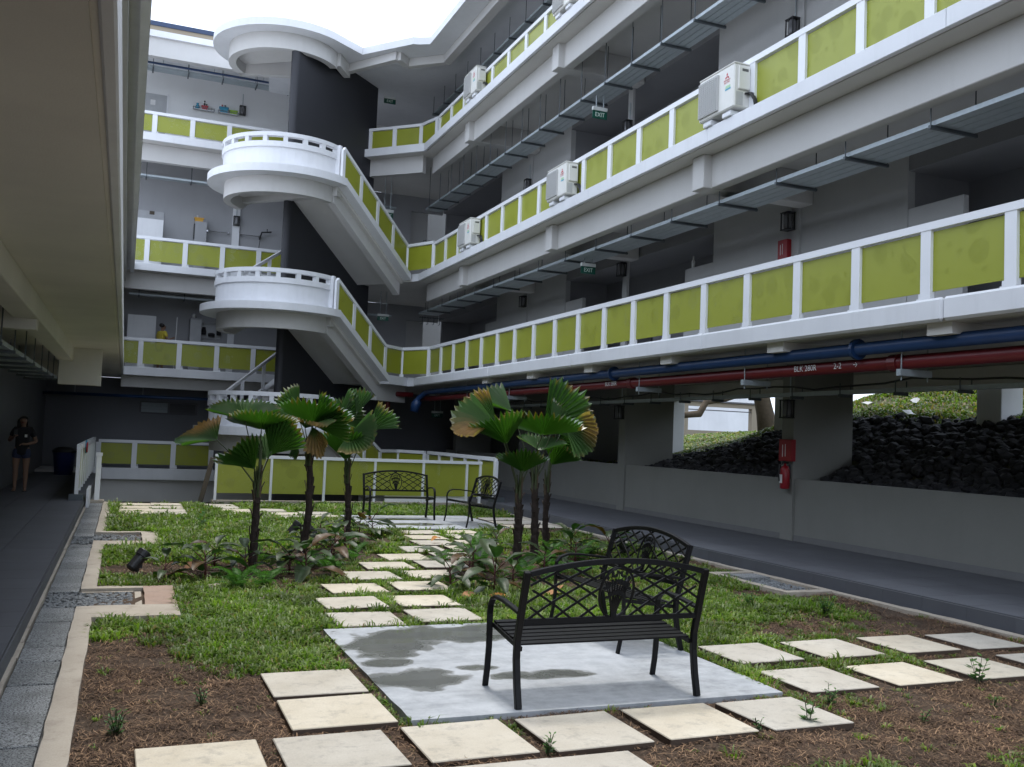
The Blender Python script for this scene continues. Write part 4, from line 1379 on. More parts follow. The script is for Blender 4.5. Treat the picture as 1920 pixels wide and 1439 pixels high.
cable_tray('grey cable tray hung in the shade over the left walkway', -2.05, -1.45, 2.62, 8.0, 24.0, 3.2, 1.5)
cable_tray('thin pale cable tray on rods in front of the rubble slope', 9.86, 10.0, 2.56, 5.5, 26.0, 2.72, 1.1, 1)
cable_tray('cable tray under the top end wing ceiling beneath the blue pipe', 32.8, 33.2, 13.31, 0.0 - 0.1, 8.0, 14.0, 1.1, 3, axis='x')
cable_tray('pale cable tray across the end wing behind the towel bars', 33.0, 33.3, 9.76, -0.1, 8.6, 10.6, 1.4, 2, axis='x')
cable_tray('pale cable tray across the end wing above the person in yellow', 33.0, 33.3, 5.85, -0.1, 8.6, 6.5, 1.4, 2, axis='x')
b = MB(); b.tube([(9.93, 5.5 + 0.5 * k, 2.70 + 0.035 * math.sin(k * 0.9) + 0.02 * math.sin(k * 2.3)) for k in range(40)], 0.016, 6)
tag(put(b, 'black_cable', 'black_plastic', smooth=True), 'loose black cable sagging along the thin pale tray', 'cable')

# ------------------------------------------------------------------ pipes
bp_ = thing('blue_pipe', 'thick blue water pipe with flanges under the lowest gallery', 'pipe', (8.62, 5, 3.02))
b = MB(); b.tube([(8.62, -6, 3.02), (8.62, 28.0, 3.02), (8.55, 28.35, 2.98), (8.40, 28.5, 2.8), (8.32, 28.55, 2.45)], 0.082, 14); put(b, 'pipe', 'blue_pipe', bp_, smooth=True)
for y in (3.1, 9.6, 16.15, 22.7):
    b = MB(); b.tube([(8.62, y - 0.10, 3.02), (8.62, y - 0.10, 3.02), (8.62, y + 0.1, 3.02)], 0.105, 14); b.tube([(8.62, y - 0.025, 3.02), (8.62, y + 0.025, 3.02)], 0.135, 16)
    put(b, 'flange', 'blue_pipe', bp_)
b = MB(); b.tube([(8.40, 28.42, 2.76), (8.33, 28.5, 2.62), (8.28, 28.5, 2.4)], [0.12, 0.15, 0.13], 12); put(b, 'valve', 'blue_pipe', bp_, smooth=True)
text_obj('lettering', '\u2190 H', 0.075, bp_, 'print_white', ROT_W, (8.62 - 0.086, 7.0, 3.02), 0.0005)
text_obj('lettering', '\u2190 H', 0.075, bp_, 'print_white', ROT_W, (8.62 - 0.086, 18.3, 3.02), 0.0005)
rp_ = thing('red_pipe', 'red fire main pipe stencilled in white under the lowest gallery', 'pipe', (8.78, 5, 2.83))
b = MB(); b.tube([(8.78, -6, 2.83), (8.78, 28.1, 2.83), (8.6, 28.8, 2.83)], 0.085, 14); put(b, 'pipe', 'red_pipe', rp_, smooth=True)
b = MB(); b.tube([(8.45, 29.3, 2.95), (7.85, 29.35, 2.95), (7.72, 29.35, 2.90), (7.66, 29.36, 2.78), (7.66, 29.36, 1.9)], 0.08, 12); put(b, 'riser_pipe', 'red_pipe', rp_, smooth=True)
for y in (9.1, 15.7):
    b = MB(); b.tube([(8.78, y - 0.07, 2.83), (8.78, y + 0.07, 2.83)], 0.108, 14); put(b, 'coupling', 'red_pipe', rp_)
for y, s_, t_ in ((10.70, 0.115, 'BLK 280R'), (10.05, 0.115, '2-2'), (9.72, 0.1, '\u2192'), (16.4, 0.115, 'BLK 280R')):
    text_obj('lettering', t_, s_, rp_, 'print_white', ROT_W, (8.78 - 0.0885, y, 2.835), 0.0005)
for y in (5.75, 8.9, 12.05, 15.25, 18.4, 21.6, 24.7):
    b = MB(); b.box(8.62, 9.12, y - 0.035, y + 0.035, 2.655, 2.735); b.tube([(8.665, y, 2.60), (8.665, y, 3.2)], 0.008, 5); b.tube([(9.08, y, 2.60), (9.08, y, 3.2)], 0.008, 5)
    put(b, 'hanger_bracket', 'galv', rp_)
ep = thing('blue_pipe', 'slim blue pipe under the top ceiling of the end wing', 'pipe', (0, 32.6, 13.1))
b = MB(); b.tube([(-0.1, 32.7, 13.42), (7.5, 32.7, 13.42)], 0.035, 10); put(b, 'pipe', 'blue_pipe', ep, smooth=True)
for x in (0.5, 2.1, 3.7):
    b = MB(); b.tube([(x, 32.7, 13.45), (x, 32.7, 14.0)], 0.012, 6); put(b, 'hanger_rod', 'galv', ep)
ep = thing('blue_pipe', 'blue pipe crossing the dark ground-floor wall above the long window', 'pipe', (0, 33, 2.55))
b = MB(); b.tube([(-2.4, 33.0, 2.55), (5.5, 33.0, 2.60)], 0.05, 10); put(b, 'pipe', 'blue_pipe', ep, smooth=True)
for x in (-1.5, 0.5, 2.5, 4.5):
    b = MB(); b.tube([(x, 33.0, 2.6), (x, 33.0, 3.16)], 0.012, 6); put(b, 'hanger_rod', 'galv', ep)

# ------------------------------------------------------------------ fire equipment
fe = thing('fire_extinguisher', 'red fire extinguisher hanging on the walkway column', 'fire extinguisher', (10.70, 13.64, 1.02))
b = MB(); b.lathe([(0.07, 0.0), (0.085, 0.015), (0.085, 0.33), (0.06, 0.39), (0.025, 0.41), (0.025, 0.44)], (10.70, 13.64, 1.02), 14); put(b, 'cylinder', 'red_box', fe, smooth=True)
b = MB(); b.box(10.64, 10.76, 13.62, 13.66, 1.46, 1.485); b.box(10.63, 10.70, 13.625, 13.655, 1.49, 1.505); put(b, 'handle', 'black_plastic', fe)
b = MB(); b.tube([(10.66, 13.64, 1.45), (10.60, 13.66, 1.44), (10.59, 13.67, 1.3), (10.605, 13.67, 1.15)], 0.011, 6); put(b, 'hose', 'black_plastic', fe, smooth=True)
b = MB(); b.box(10.612, 10.6135, 13.60, 13.68, 1.12, 1.27); put(b, 'label_plate', 'print_white', fe)
b = MB(); b.box(10.765, 10.80, 13.61, 13.67, 1.2, 1.44); put(b, 'bracket', 'galv_dark', fe)
def fire_box(x, y, z, w, h, label):
    r = thing('fire_sign_box', label, 'fire box', (x, y, z), 0)
    b = MB(); b.box(x - 0.10, x, y - w / 2, y + w / 2, z, z + h); put(b, 'body', 'red_box', r, bevel=0.006)
    b = MB(); b.box(x - 0.104, x - 0.1005, y - w * 0.05, y - w * 0.01, z + h * 0.22, z + h * 0.78); b.box(x - 0.104, x - 0.1005, y + w * 0.16, y + w * 0.21, z + h * 0.2, z + h * 0.75)
    put(b, 'white_print', 'print_white', r)
fire_box(10.797, 13.65, 1.50, 0.34, 0.38, 'red box with white upright lettering above the extinguisher')
fire_box(10.797, 13.86, 5.10, 0.26, 0.34, 'red box on the lower gallery wall under a lantern')
for k, x in enumerate((8.25, 8.52)):
    r = thing('alarm_bell', ('left' if k == 0 else 'right') + ' one of two red alarm bells in the top corner beside the charcoal wall', 'alarm bell', (x, 34.56, 13.0), 0)
    b = MB(); b.lathe([(0.10, 0.0), (0.10, 0.03), (0.06, 0.06), (0.0, 0.065)], (0, 0, 0), 14)
    me = b.mesh('gong', 'red_box', True); o = link('gong', me, r, True); o.rotation_euler = (PI / 2, 0, 0); o.location = (0, 0.03, -0.12)
    b = MB(); b.box(-0.05, 0.05, -0.02, 0.036, -0.08, 0.02); put(b, 'base', 'red_box', r, local=True)

# ------------------------------------------------------------------ small things on the galleries
def basket(x, y, z, w, d, h, mt, label, bottles):
    r = thing('basket', label, 'basket', (x, y, z), 0, 'coloured toiletry baskets')
    b = MB(); i = 0.82
    b.hexa([(-w / 2 * i, -d / 2 * i, 0), (w / 2 * i, -d / 2 * i, 0), (w / 2 * i, d / 2 * i, 0), (-w / 2 * i, d / 2 * i, 0), (-w / 2, -d / 2, h), (w / 2, -d / 2, h), (w / 2, d / 2, h), (-w / 2, d / 2, h)])
    put(b, 'tub', mt, r, local=True)
    b = MB(); b.box(-w / 2 - 0.015, w / 2 + 0.015, -d / 2 - 0.015, d / 2 + 0.015, h - 0.02, h + 0.004); put(b, 'rim', mt, r, local=True)
    for bx_, hh, bm_ in bottles:
        b = MB(); b.lathe([(0.028, h + 0.005), (0.03, h + hh * 0.6), (0.012, h + hh * 0.75), (0.012, h + hh), (0.03, h + hh + 0.01), (0.03, h + hh + 0.03)], (bx_, 0, 0), 10); put(b, 'bottle', bm_, r, local=True)
def shelf(x0, x1, z, label):
    r = thing('wall_shelf', label, 'shelf', ((x0 + x1) / 2, 34.5, z), 0, 'chrome wall shelves')
    b = MB(); b.box(x0, x1, 34.42, 34.598, z - 0.012, z); put(b, 'tray', 'chrome', r)
    b = MB(); b.tube([(x0, 34.40, z + 0.05), (x1, 34.40, z + 0.05)], 0.009, 6); b.tube([(x0, 34.40, z - 0.04), (x0, 34.40, z + 0.06)], 0.02, 8); b.tube([(x1, 34.40, z - 0.04), (x1, 34.40, z + 0.06)], 0.02, 8); put(b, 'guard_rail', 'chrome', r)
shelf(1.58, 2.28, 12.70, 'chrome wall shelf holding the red basket on the top end wing')
shelf(2.41, 3.08, 12.70, 'chrome wall shelf holding the blue and green baskets on the top end wing')
basket(1.96, 34.50, 12.702, 0.20, 0.15, 0.13, 'coral', 'red basket with a dark bottle on the left wall shelf', [(-0.01, 0.16, 'black_plastic'), (0.06, 0.05, 'black_plastic')])
basket(2.60, 34.50, 12.702, 0.29, 0.15, 0.19, 'teal', 'blue basket on the right wall shelf', [(-0.06, 0.06, 'coral'), (0.04, 0.06, 'black_plastic')])
basket(2.93, 34.50, 12.702, 0.26, 0.15, 0.12, 'lime_plastic', 'green basket on the right wall shelf', [(0.03, 0.07, 'paper')])
b = MB(); b.lathe([(0.07, 0), (0.075, 0.08), (0.05, 0.13), (0.03, 0.16), (0.05, 0.2)], (1.72, 34.50, 12.702), 10)
tag(put(b, 'soap_bottle', 'teal', smooth=True), 'squat blue bottle beside the red basket', 'bottle')
b = MB(); b.lathe([(0.04, 0), (0.042, 0.10), (0.015, 0.13), (0.015, 0.16)], (2.16, 34.50, 12.702), 10)
tag(put(b, 'soap_bottle', 'paper', smooth=True), 'clear white bottle at the end of the left wall shelf', 'bottle')
def towel_bar(x0, x1, z, label):
    r = thing('towel_bar', label, 'towel bar', ((x0 + x1) / 2, 34.5, z), 0)
    b = MB(); b.tube([(x0, 34.45, z), (x1, 34.45, z)], 0.014, 8); put(b, 'rod', 'chrome', r)
    for x in (x0, x1):
        b = MB(); b.box(x - 0.025, x + 0.025, 34.43, 34.639, z - 0.03, z + 0.03); put(b, 'bracket', 'chrome', r)
towel_bar(2.28, 2.98, 8.47, 'chrome towel bar left of the white pilaster on the end wing')
towel_bar(3.42, 4.05, 8.47, 'dark towel bar right of the white pilaster on the end wing')
basket(1.98, 34.3, 8.70, 0.30, 0.2, 0.14, 'yellow_plastic', 'amber basket standing on a grey partition of the end wing', [(-0.05, 0.05, 'paper')])
pr = thing('partition', 'grey partition panel under the amber basket', 'partition', (2.0, 34.3, 6.65))
b = MB(); b.box(1.86, 2.24, 34.15, 34.45, 6.64, 8.70); put(b, 'board', 'wing_wall', pr)
b = MB(); b.box(1.82, 1.858, 34.2, 34.4, 8.1, 8.62); put(b, 'hinge_strip', 'black_plastic', pr)
tp = thing('standpipe_tap', 'dark angled tap and hose by the stair on the end wing', 'tap', (4.1, 34.4, 6.65))
b = MB(); b.tube([(4.05, 34.4, 8.35), (4.12, 34.4, 8.62), (4.45, 34.4, 8.66)], 0.03, 7); b.tube([(4.3, 34.4, 8.66), (4.3, 34.4, 8.76)], 0.018, 6); put(b, 'spout', 'black_plastic', tp)
b = MB(); b.tube([(4.07, 34.4, 8.36), (4.0, 34.4, 7.6), (4.0, 34.4, 6.64)], 0.012, 6); put(b, 'hose', 'black_plastic', tp)
cb = thing('locker', 'grey upright locker beside the person in yellow', 'locker', (2.07, 34.3, 3.37))
b = MB(); b.box(1.88, 2.26, 34.1, 34.58, 3.368, 5.36); put(b, 'body', 'wing_wall', cb, bevel=0.008)
b = MB(); b.box(1.90, 2.24, 34.085, 34.099, 3.45, 5.3); put(b, 'door', 'door_grey', cb)
b = MB(); b.lathe([(0.05, 0), (0.07, 0.1), (0.03, 0.16)], (2.0, 34.3, 5.362), 8); tag(put(b, 'soap_bottle', 'paper', smooth=True), 'pale bottle standing on the grey locker', 'bottle')
rk_ = thing('drying_rack', 'white wall rack with dark clothes hung beside the grey locker', 'clothes rack', (2.6, 34.4, 5.0))
b = MB(); b.box(2.30, 2.92, 34.55, 34.598, 4.72, 5.24); put(b, 'back_board', 'door_grey', rk_)
b = MB(); b.tube([(2.30, 34.42, 5.24), (2.94, 34.42, 5.24)], 0.012, 6); put(b, 'rod', 'chrome', rk_)
for k, (x, w, z) in enumerate(((2.36, 0.09, 4.85), (2.62, 0.12, 4.80), (2.86, 0.08, 4.86))):
    b = MB(); b.lathe([(w * 0.9, 0), (w, 0.1), (w * 0.6, 0.26 if k != 1 else 0.12)], (x, 34.47, z), 9); put(b, 'hung_garment', 'shirt_black', rk_, smooth=True)
b = MB(); b.lathe([(0.035, 0), (0.04, 0.14), (0.014, 0.19), (0.014, 0.26)], (10.9, 18.36 - 1.3, 5.432), 10)
tag(put(b, 'soap_bottle', 'paper', smooth=True), 'white pump bottle standing on the lower gallery screen wall', 'bottle')
b = MB(); b.box(9.15, 9.22, 14.35, 14.95, 3.36, 3.56); b.box(9.16, 9.21, 14.4, 14.8, 3.56, 3.62)
tag(put(b, 'crate', 'coral', bevel=0.02), 'red crate glimpsed under a panel of the lowest long railing', 'crate')
# clothes rack in the bright corner passage
for zc, lab in ((7.9, 'clothes airer with dark washing in the bright passage of the middle gallery'), (5.6, 'hanging clothes drier hooks in the bright passage of the lower gallery')):
    r = thing('clothes_airer', lab, 'clothes airer', (10.1, 33.2, zc))
    b = MB()
    z = zc + 0.85 if zc > 7 else zc + 0.35
    b.tube([(9.7, 33.2, z), (10.6, 33.2, z)], 0.014, 6)
    for k in range(5): b.tube([(9.75 + 0.2 * k, 32.95, z), (9.75 + 0.2 * k, 33.45, z)], 0.009, 5)
    if zc > 7:
        b.tube([(9.75, 33.2, 6.65), (10.0, 33.2, z)], 0.012, 5); b.tube([(10.55, 33.2, 6.65), (10.3, 33.2, z)], 0.012, 5)
    else:
        b.tube([(9.9, 33.2, z), (9.9, 33.2, 6.5)], 0.008, 5); b.tube([(10.4, 33.2, z), (10.4, 33.2, 6.5)], 0.008, 5)
    put(b, 'rack_frame', 'galv_dark', r)
    if zc > 7:
        b = MB(); b.lathe([(0.10, -0.42), (0.18, -0.25), (0.12, 0.02)], (10.0, 33.2, z), 9); put(b, 'dark_garment', 'shirt_black', r, smooth=True)
        b = MB(); b.lathe([(0.10, -0.36), (0.14, -0.2), (0.06, 0.0)], (9.62, 33.2, z - 0.12), 9); put(b, 'pale_garment', 'paper', r, smooth=True)
    else:
        for k in range(4):
            b = MB(); b.tube([(9.8 + 0.22 * k, 33.2, z), (9.8 + 0.22 * k, 33.2, z - 0.22), (9.74 + 0.22 * k, 33.2, z - 0.25)], 0.012, 5); put(b, 'hook', 'galv_dark', r)
bn = thing('dustbin', 'dark blue lidded bin against the end wall beyond the woman', 'bin', (-1.55, 30.5, 0.14))
b = MB(); b.lathe([(0.24, 0), (0.30, 0.62), (0.31, 0.64)], (0, 0, 0), 16); put(b, 'tub', 'bin_blue', bn, local=True, smooth=True)
b = MB(); b.lathe([(0.33, 0.641), (0.33, 0.68), (0.22, 0.78), (0.05, 0.80)], (0, 0, 0), 16); put(b, 'lid', 'black_plastic', bn, local=True, smooth=True)

# ------------------------------------------------------------------ garden benches
def make_bench():
    r = thing('garden_bench', '', 'bench', (0, 0, 0), 0, 'black iron garden benches')
    W = 0.665
    bk = lambda z: -0.235 - 0.13 * max(0.0, (z - 0.40) / 0.47)         # line of the back
    for sx in (-1, 1):
        x = sx * W
        b = MB(); b.strip([(x, -0.30, 0.0), (x, -0.262, 0.15), (x, -0.238, 0.30), (x, bk(0.42), 0.42), (x, bk(0.6), 0.6), (x, bk(0.875), 0.875)], 0.042, 0.038)
        put(b, 'leg', 'iron', r, local=True, bevel=0.004)
        b = MB(); b.strip([(x, 0.30, 0.0), (x, 0.272, 0.13), (x, 0.255, 0.28), (x, 0.258, 0.42), (x, 0.262, 0.50), (x, 0.25, 0.565), (x, 0.21, 0.612), (x, 0.14, 0.635), (x, 0.0, 0.632), (x, -0.15, 0.615), (x, -0.275, 0.600)], 0.042, 0.022)
        put(b, 'leg', 'iron', r, local=True, bevel=0.004)
        b = MB(); b.bar((x - sx * 0.03, -0.235, 0.362), (x - sx * 0.03, 0.255, 0.425), 0.02, 0.03); put(b, 'seat_bearer', 'iron', r, local=True)
    b = MB()
    for q in range(2):
        pass
    for q in range(7):
        y = -0.20 + q * 0.072
        zz = 0.380 + 0.056 * q / 6 + 0.006 * abs(q - 3) / 3
        b = MB(); b.hexa([(-W + 0.03, y - 0.024, zz - 0.003), (W - 0.03, y - 0.024, zz - 0.003), (W - 0.03, y + 0.024, zz + 0.003), (-W + 0.03, y + 0.024, zz + 0.003), (-W + 0.03, y - 0.024, zz + 0.009), (W - 0.03, y - 0.024, zz + 0.009), (W - 0.03, y + 0.024, zz + 0.015), (-W + 0.03, y + 0.024, zz + 0.015)]); put(b, 'slat', 'iron', r, local=True)
    za = lambda x: 0.855 + 0.085 * (1 - (x / W) ** 2)
    pts = [(x, bk(za(x)), za(x)) for x in np.linspace(-W + 0.02, W - 0.02, 15)]
    b = MB(); b.strip(pts, 0.030, 0.036, wdir=(0, 1, 0)); put(b, 'top_rail', 'iron', r, local=True, bevel=0.003)
    b = MB(); b.bar((-W + 0.02, bk(0.545), 0.545), (W - 0.02, bk(0.545), 0.545), 0.024, 0.034); put(b, 'lower_rail', 'iron', r, local=True)
    # lattice of crossing curved bars, left open around the medallion
    b = MB(); cz, rx, rz_ = 0.725, 0.125, 0.17
    for fam in (-1, 1):
        for k in range(-6, 8):
            x0 = -0.80 + k * 0.185
            run = []
            for q in range(15):
                t = q / 14
                z = 0.555 + 0.40 * t
                x = fam * (x0 + 0.50 * t + 0.22 * t * t)
                ok = abs(x) < W - 0.02 and z < za(x) - 0.01 and ((x / rx) ** 2 + ((z - cz) / rz_) ** 2 > 1.0)
                if ok:
                    run.append((x, bk(z) + 0.006 * fam, z))
                elif len(run) > 1:
                    b.strip(run, 0.008, 0.015, wdir=(0, 1, 0)); run = []
                else:
                    run = []
            if len(run) > 1:
                b.strip(run, 0.008, 0.015, wdir=(0, 1, 0))
    put(b, 'lattice', 'iron', r, local=True)
    b = MB()
    b.tube([(rx * math.cos(a), bk(cz + rz_ * math.sin(a)), cz + rz_ * math.sin(a)) for a in np.linspace(0, 2 * PI, 29)], 0.009, 6)
    rnd = random.Random(3)
    for k in range(9):
        a = (k - 4) * 0.25
        ex, ez = 0.095 * math.sin(a) * 1.1, 0.20 + 0.09 * math.cos(a) - 0.02 * (k % 2)
        pts = [(0.012 * (k - 4) / 4 + ex * t ** 1.4, bk(0.56 + ez * t), 0.56 + ez * t) for t in np.linspace(0, 1, 6)]
        b.tube(pts, [0.008, 0.007, 0.006, 0.005, 0.004, 0.003], 5)
        for t in (0.55, 0.8, 1.0):
            px_, pz = 0.012 * (k - 4) / 4 + ex * t ** 1.4, 0.56 + ez * t
            for sgn in (-1, 1):
                a2 = a + sgn * 0.8 + rnd.uniform(-.2, .2); l = 0.034
                qx, qz = px_ + l * math.sin(a2), pz + l * math.cos(a2)
                if (qx / rx) ** 2 + ((qz - cz) / rz_) ** 2 > 0.95: continue
                nx_, nz_ = math.cos(a2) * 0.011, -math.sin(a2) * 0.011
                mx_, mz_ = (px_ + qx) / 2, (pz + qz) / 2
                yb = bk(mz_)
                for yy_ in (yb - 0.004, yb + 0.004):
                    b.poly([(px_, yy_, pz), (mx_ + nx_, yy_, mz_ + nz_), (qx, yy_, qz), (mx_ - nx_, yy_, mz_ - nz_)])
    b.box(-0.02, 0.02, bk(0.6) - 0.006, bk(0.6) + 0.006, 0.56, 0.64)
    put(b, 'medallion', 'iron', r, local=True)
    return r
bench0 = make_bench()
BEN = [(3.085, 5.965, 0.0, 'nearest black iron bench, its back to the camera on the wet concrete pad'),
       (4.12, 7.60, PI / 2, 'black iron bench on the near pad seen behind the nearest bench, facing across the court'),
       (5.23, 18.77, PI, 'far black iron bench facing the camera in front of the lime fence'),
       (6.34, 17.62, PI / 2, 'far black iron bench turned sideways beside the right palms')]
for i, (x, y, rz, lab) in enumerate(BEN):
    if i == 0:
        bench0.location = (x, y, 0); bench0.rotation_euler = (0, 0, rz); bench0['label'] = lab
    else:
        copy_tree(bench0, (x, y, 0), rz, lab)

# ------------------------------------------------------------------ garden spotlights
def make_spot():
    r = thing('garden_spotlight', '', 'spotlight', (0, 0, 0), 0, 'black garden spotlights')
    b = MB(); b.tube([(0, 0, -0.08), (0, 0, 0.10)], 0.02, 8); b.box(-0.05, 0.05, -0.012, 0.012, 0.08, 0.13); put(b, 'stake', 'black_plastic', r, local=True)
    d = Vector((0.55, 0.15, 0.62)).normalized(); c = Vector((0, 0, 0.17))
    b = MB(); b.tube([c - d * 0.13, c - d * 0.11, c + d * 0.05, c + d * 0.055, c + d * 0.12, c + d * 0.13], [0.05, 0.062, 0.066, 0.078, 0.082, 0.078], 16); put(b, 'barrel', 'black_plastic', r, local=True, smooth=False)
    b = MB(); b.tube([c + d * 0.131, c + d * 0.134], 0.068, 14); put(b, 'lens', 'lamp_glass', r, local=True)
    return r
sp0 = make_spot()
for i, (x, y, rz, lab) in enumerate(((0.24, 12.0, 0.2, 'black garden spotlight in bare soil near the drain kerb'), (2.62, 15.6, -0.3, 'black garden spotlight between the left palm trunks, tilted up left'),
                                      (2.86, 15.5, 2.6, 'second black spotlight behind the middle left palm trunk'), (7.25, 13.1, 2.7, 'black garden spotlight beyond the bench by the right palms'))):
    if i == 0:
        sp0.location = (x, y, -0.05); sp0.rotation_euler = (0, 0, rz); sp0['label'] = lab
    else:
        copy_tree(sp0, (x, y, -0.05), rz, lab)

# ------------------------------------------------------------------ colour-attribute mesh helper
def col_mesh(name, verts, faces, cols, mat, smooth=False):
    """verts (n,3); faces: list of tuples or an (m,k) int array; cols (n,3) linear colours"""
    me = bpy.data.meshes.new(name)
    if isinstance(faces, tuple):                       # (quads, tris) arrays
        q, t = faces
        nv, nq, nt_ = len(verts), len(q), len(t)
        me.vertices.add(nv)
        me.vertices.foreach_set('co', np.asarray(verts, np.float32).ravel())
        loops = np.concatenate([q.ravel(), t.ravel()]).astype(np.int32)
        me.loops.add(len(loops))
        me.loops.foreach_set('vertex_index', loops)
        me.polygons.add(nq + nt_)
        st = np.concatenate([np.arange(nq) * 4, nq * 4 + np.arange(nt_) * 3]).astype(np.int32)
        me.polygons.foreach_set('loop_start', st)
        me.update(calc_edges=True)
        me.validate()
    else:
        me.from_pydata([tuple(v) for v in verts], [], faces)
    ca = me.color_attributes.new('Col', 'FLOAT_COLOR', 'POINT')
    c4 = np.ones((len(me.vertices), 4), np.float32)
    c4[:, :3] = cols
    ca.data.foreach_set('color', c4.ravel())
    me.materials.append(M[mat])
    if smooth:
        me.polygons.foreach_set('use_smooth', [True] * len(me.polygons))
    me.update()
    return me

def blades(x, y, z, length, width, cols, lean=0.7, flat=False, head=None):
    """numpy blades: each a bent strip of one quad and one triangle"""
    n = len(x)
    a = RNG.uniform(0, 2 * PI, n) if head is None else head
    dx, dy = np.cos(a), np.sin(a)
    px, py = -dy, dx
    ln = RNG.uniform(np.asarray(lean) * 0.62, lean, n)
    if flat:
        h1, h2 = RNG.uniform(0.02, 0.25, n), RNG.uniform(-0.05, 0.3, n)
        r1, r2 = 0.5, 1.0
        r1 = np.full(n, r1); r2 = np.full(n, r2)
    else:
        r1 = 0.35 * ln; r2 = ln
        h1 = 0.58 * np.sqrt(1 - 0.5 * r1 ** 2); h2 = np.sqrt(np.maximum(0.05, 1 - r2 ** 2)) * RNG.uniform(0.7, 1.0, n)
    w = width / 2
    V = np.empty((n, 5, 3), np.float32)
    V[:, 0] = np.stack([x - px * w, y - py * w, z], 1)
    V[:, 1] = np.stack([x + px * w, y + py * w, z], 1)
    mx, my, mz = x + dx * length * r1, y + dy * length * r1, z + length * h1
    V[:, 2] = np.stack([mx + px * w * 0.9, my + py * w * 0.9, mz], 1)
    V[:, 3] = np.stack([mx - px * w * 0.9, my - py * w * 0.9, mz], 1)
    V[:, 4] = np.stack([x + dx * length * r2, y + dy * length * r2, z + length * h2], 1)
    b = np.arange(n)[:, None] * 5
    q = b + np.array([[0, 1, 2, 3]]); t = b + np.array([[3, 2, 4]])
    C = np.repeat(cols[:, None, :], 5, 1).copy()
    C[:, 4] *= 1.15
    return V.reshape(-1, 3), (q, t), C.reshape(-1, 3)

def in_rects(x, y, rects, m=0.0):
    k = np.zeros(len(x), bool)
    for x0, x1, y0, y1 in rects:
        k |= (x > x0 - m) & (x < x1 + m) & (y > y0 - m) & (y < y1 + m)
    return k

BEDS = [(1.7, 12.0, 1.5, 1.15), (2.7, 13.4, 1.1, 1.2), (3.6, 15.3, 0.9, 1.1), (4.7, 11.6, 1.35, 1.5), (5.7, 13.2, 1.1, 1.4)]
def bed(x, y):
    k = np.zeros(len(x))
    for cx, cy, rx, ry in BEDS:
        k = np.maximum(k, 1 - np.sqrt(((x - cx) / rx) ** 2 + ((y - cy) / ry) ** 2))
    return k
def cover(x, y):
    """how green the lawn is at (x, y), from the worn strips and lush patches in the court"""
    n = 0.55 * vnoise(x, y, 0.9, 3) + 0.3 * vnoise(x, y, 0.33, 4) + 0.15 * vnoise(x, y, 0.12, 5)
    g = np.full(len(x), 0.62)
    def blob(cx, cy, rx, ry, amt):
        nonlocal g
        d = ((x - cx) / rx) ** 2 + ((y - cy) / ry) ** 2
        g = g + amt * np.exp(-d)
    blob(0.2, 6.6, 1.0, 1.9, -0.50); blob(0.25, 8.3, 0.35, 0.9, -0.25); blob(0.5, 5.2, 1.4, 0.7, -0.30)
    blob(1.0, 8.8, 0.8, 1.8, 0.40); blob(1.3, 7.6, 0.6, 0.6, 0.25); blob(0.3, 12.3, 0.5, 1.4, -0.25); blob(1.0, 16.5, 2.0, 3.2, 0.5)
    blob(4.5, 20.9, 4.5, 1.3, 0.6); blob(5.5, 4.9, 2.0, 0.65, -0.62); blob(3.3, 4.6, 1.4, 0.35, -0.5); blob(7.6, 5.2, 1.2, 0.8, -0.5)
    blob(5.6, 8.5, 1.1, 1.2, 0.30); blob(7.4, 8.0, 0.8, 1.0, -0.14); blob(6.6, 10.0, 1.4, 1.6, 0.06); blob(8.0, 12.0, 0.35, 6.0, -0.2)
    blob(3.9, 9.4, 0.7, 1.2, 0.35); blob(4.8, 6.3, 0.5, 1.0, 0.1); blob(2.5, 10.8, 0.9, 1.6, 0.3)
    return np.clip((n - (1 - g) * 0.98 + 0.09) * 3.2, 0, 1)

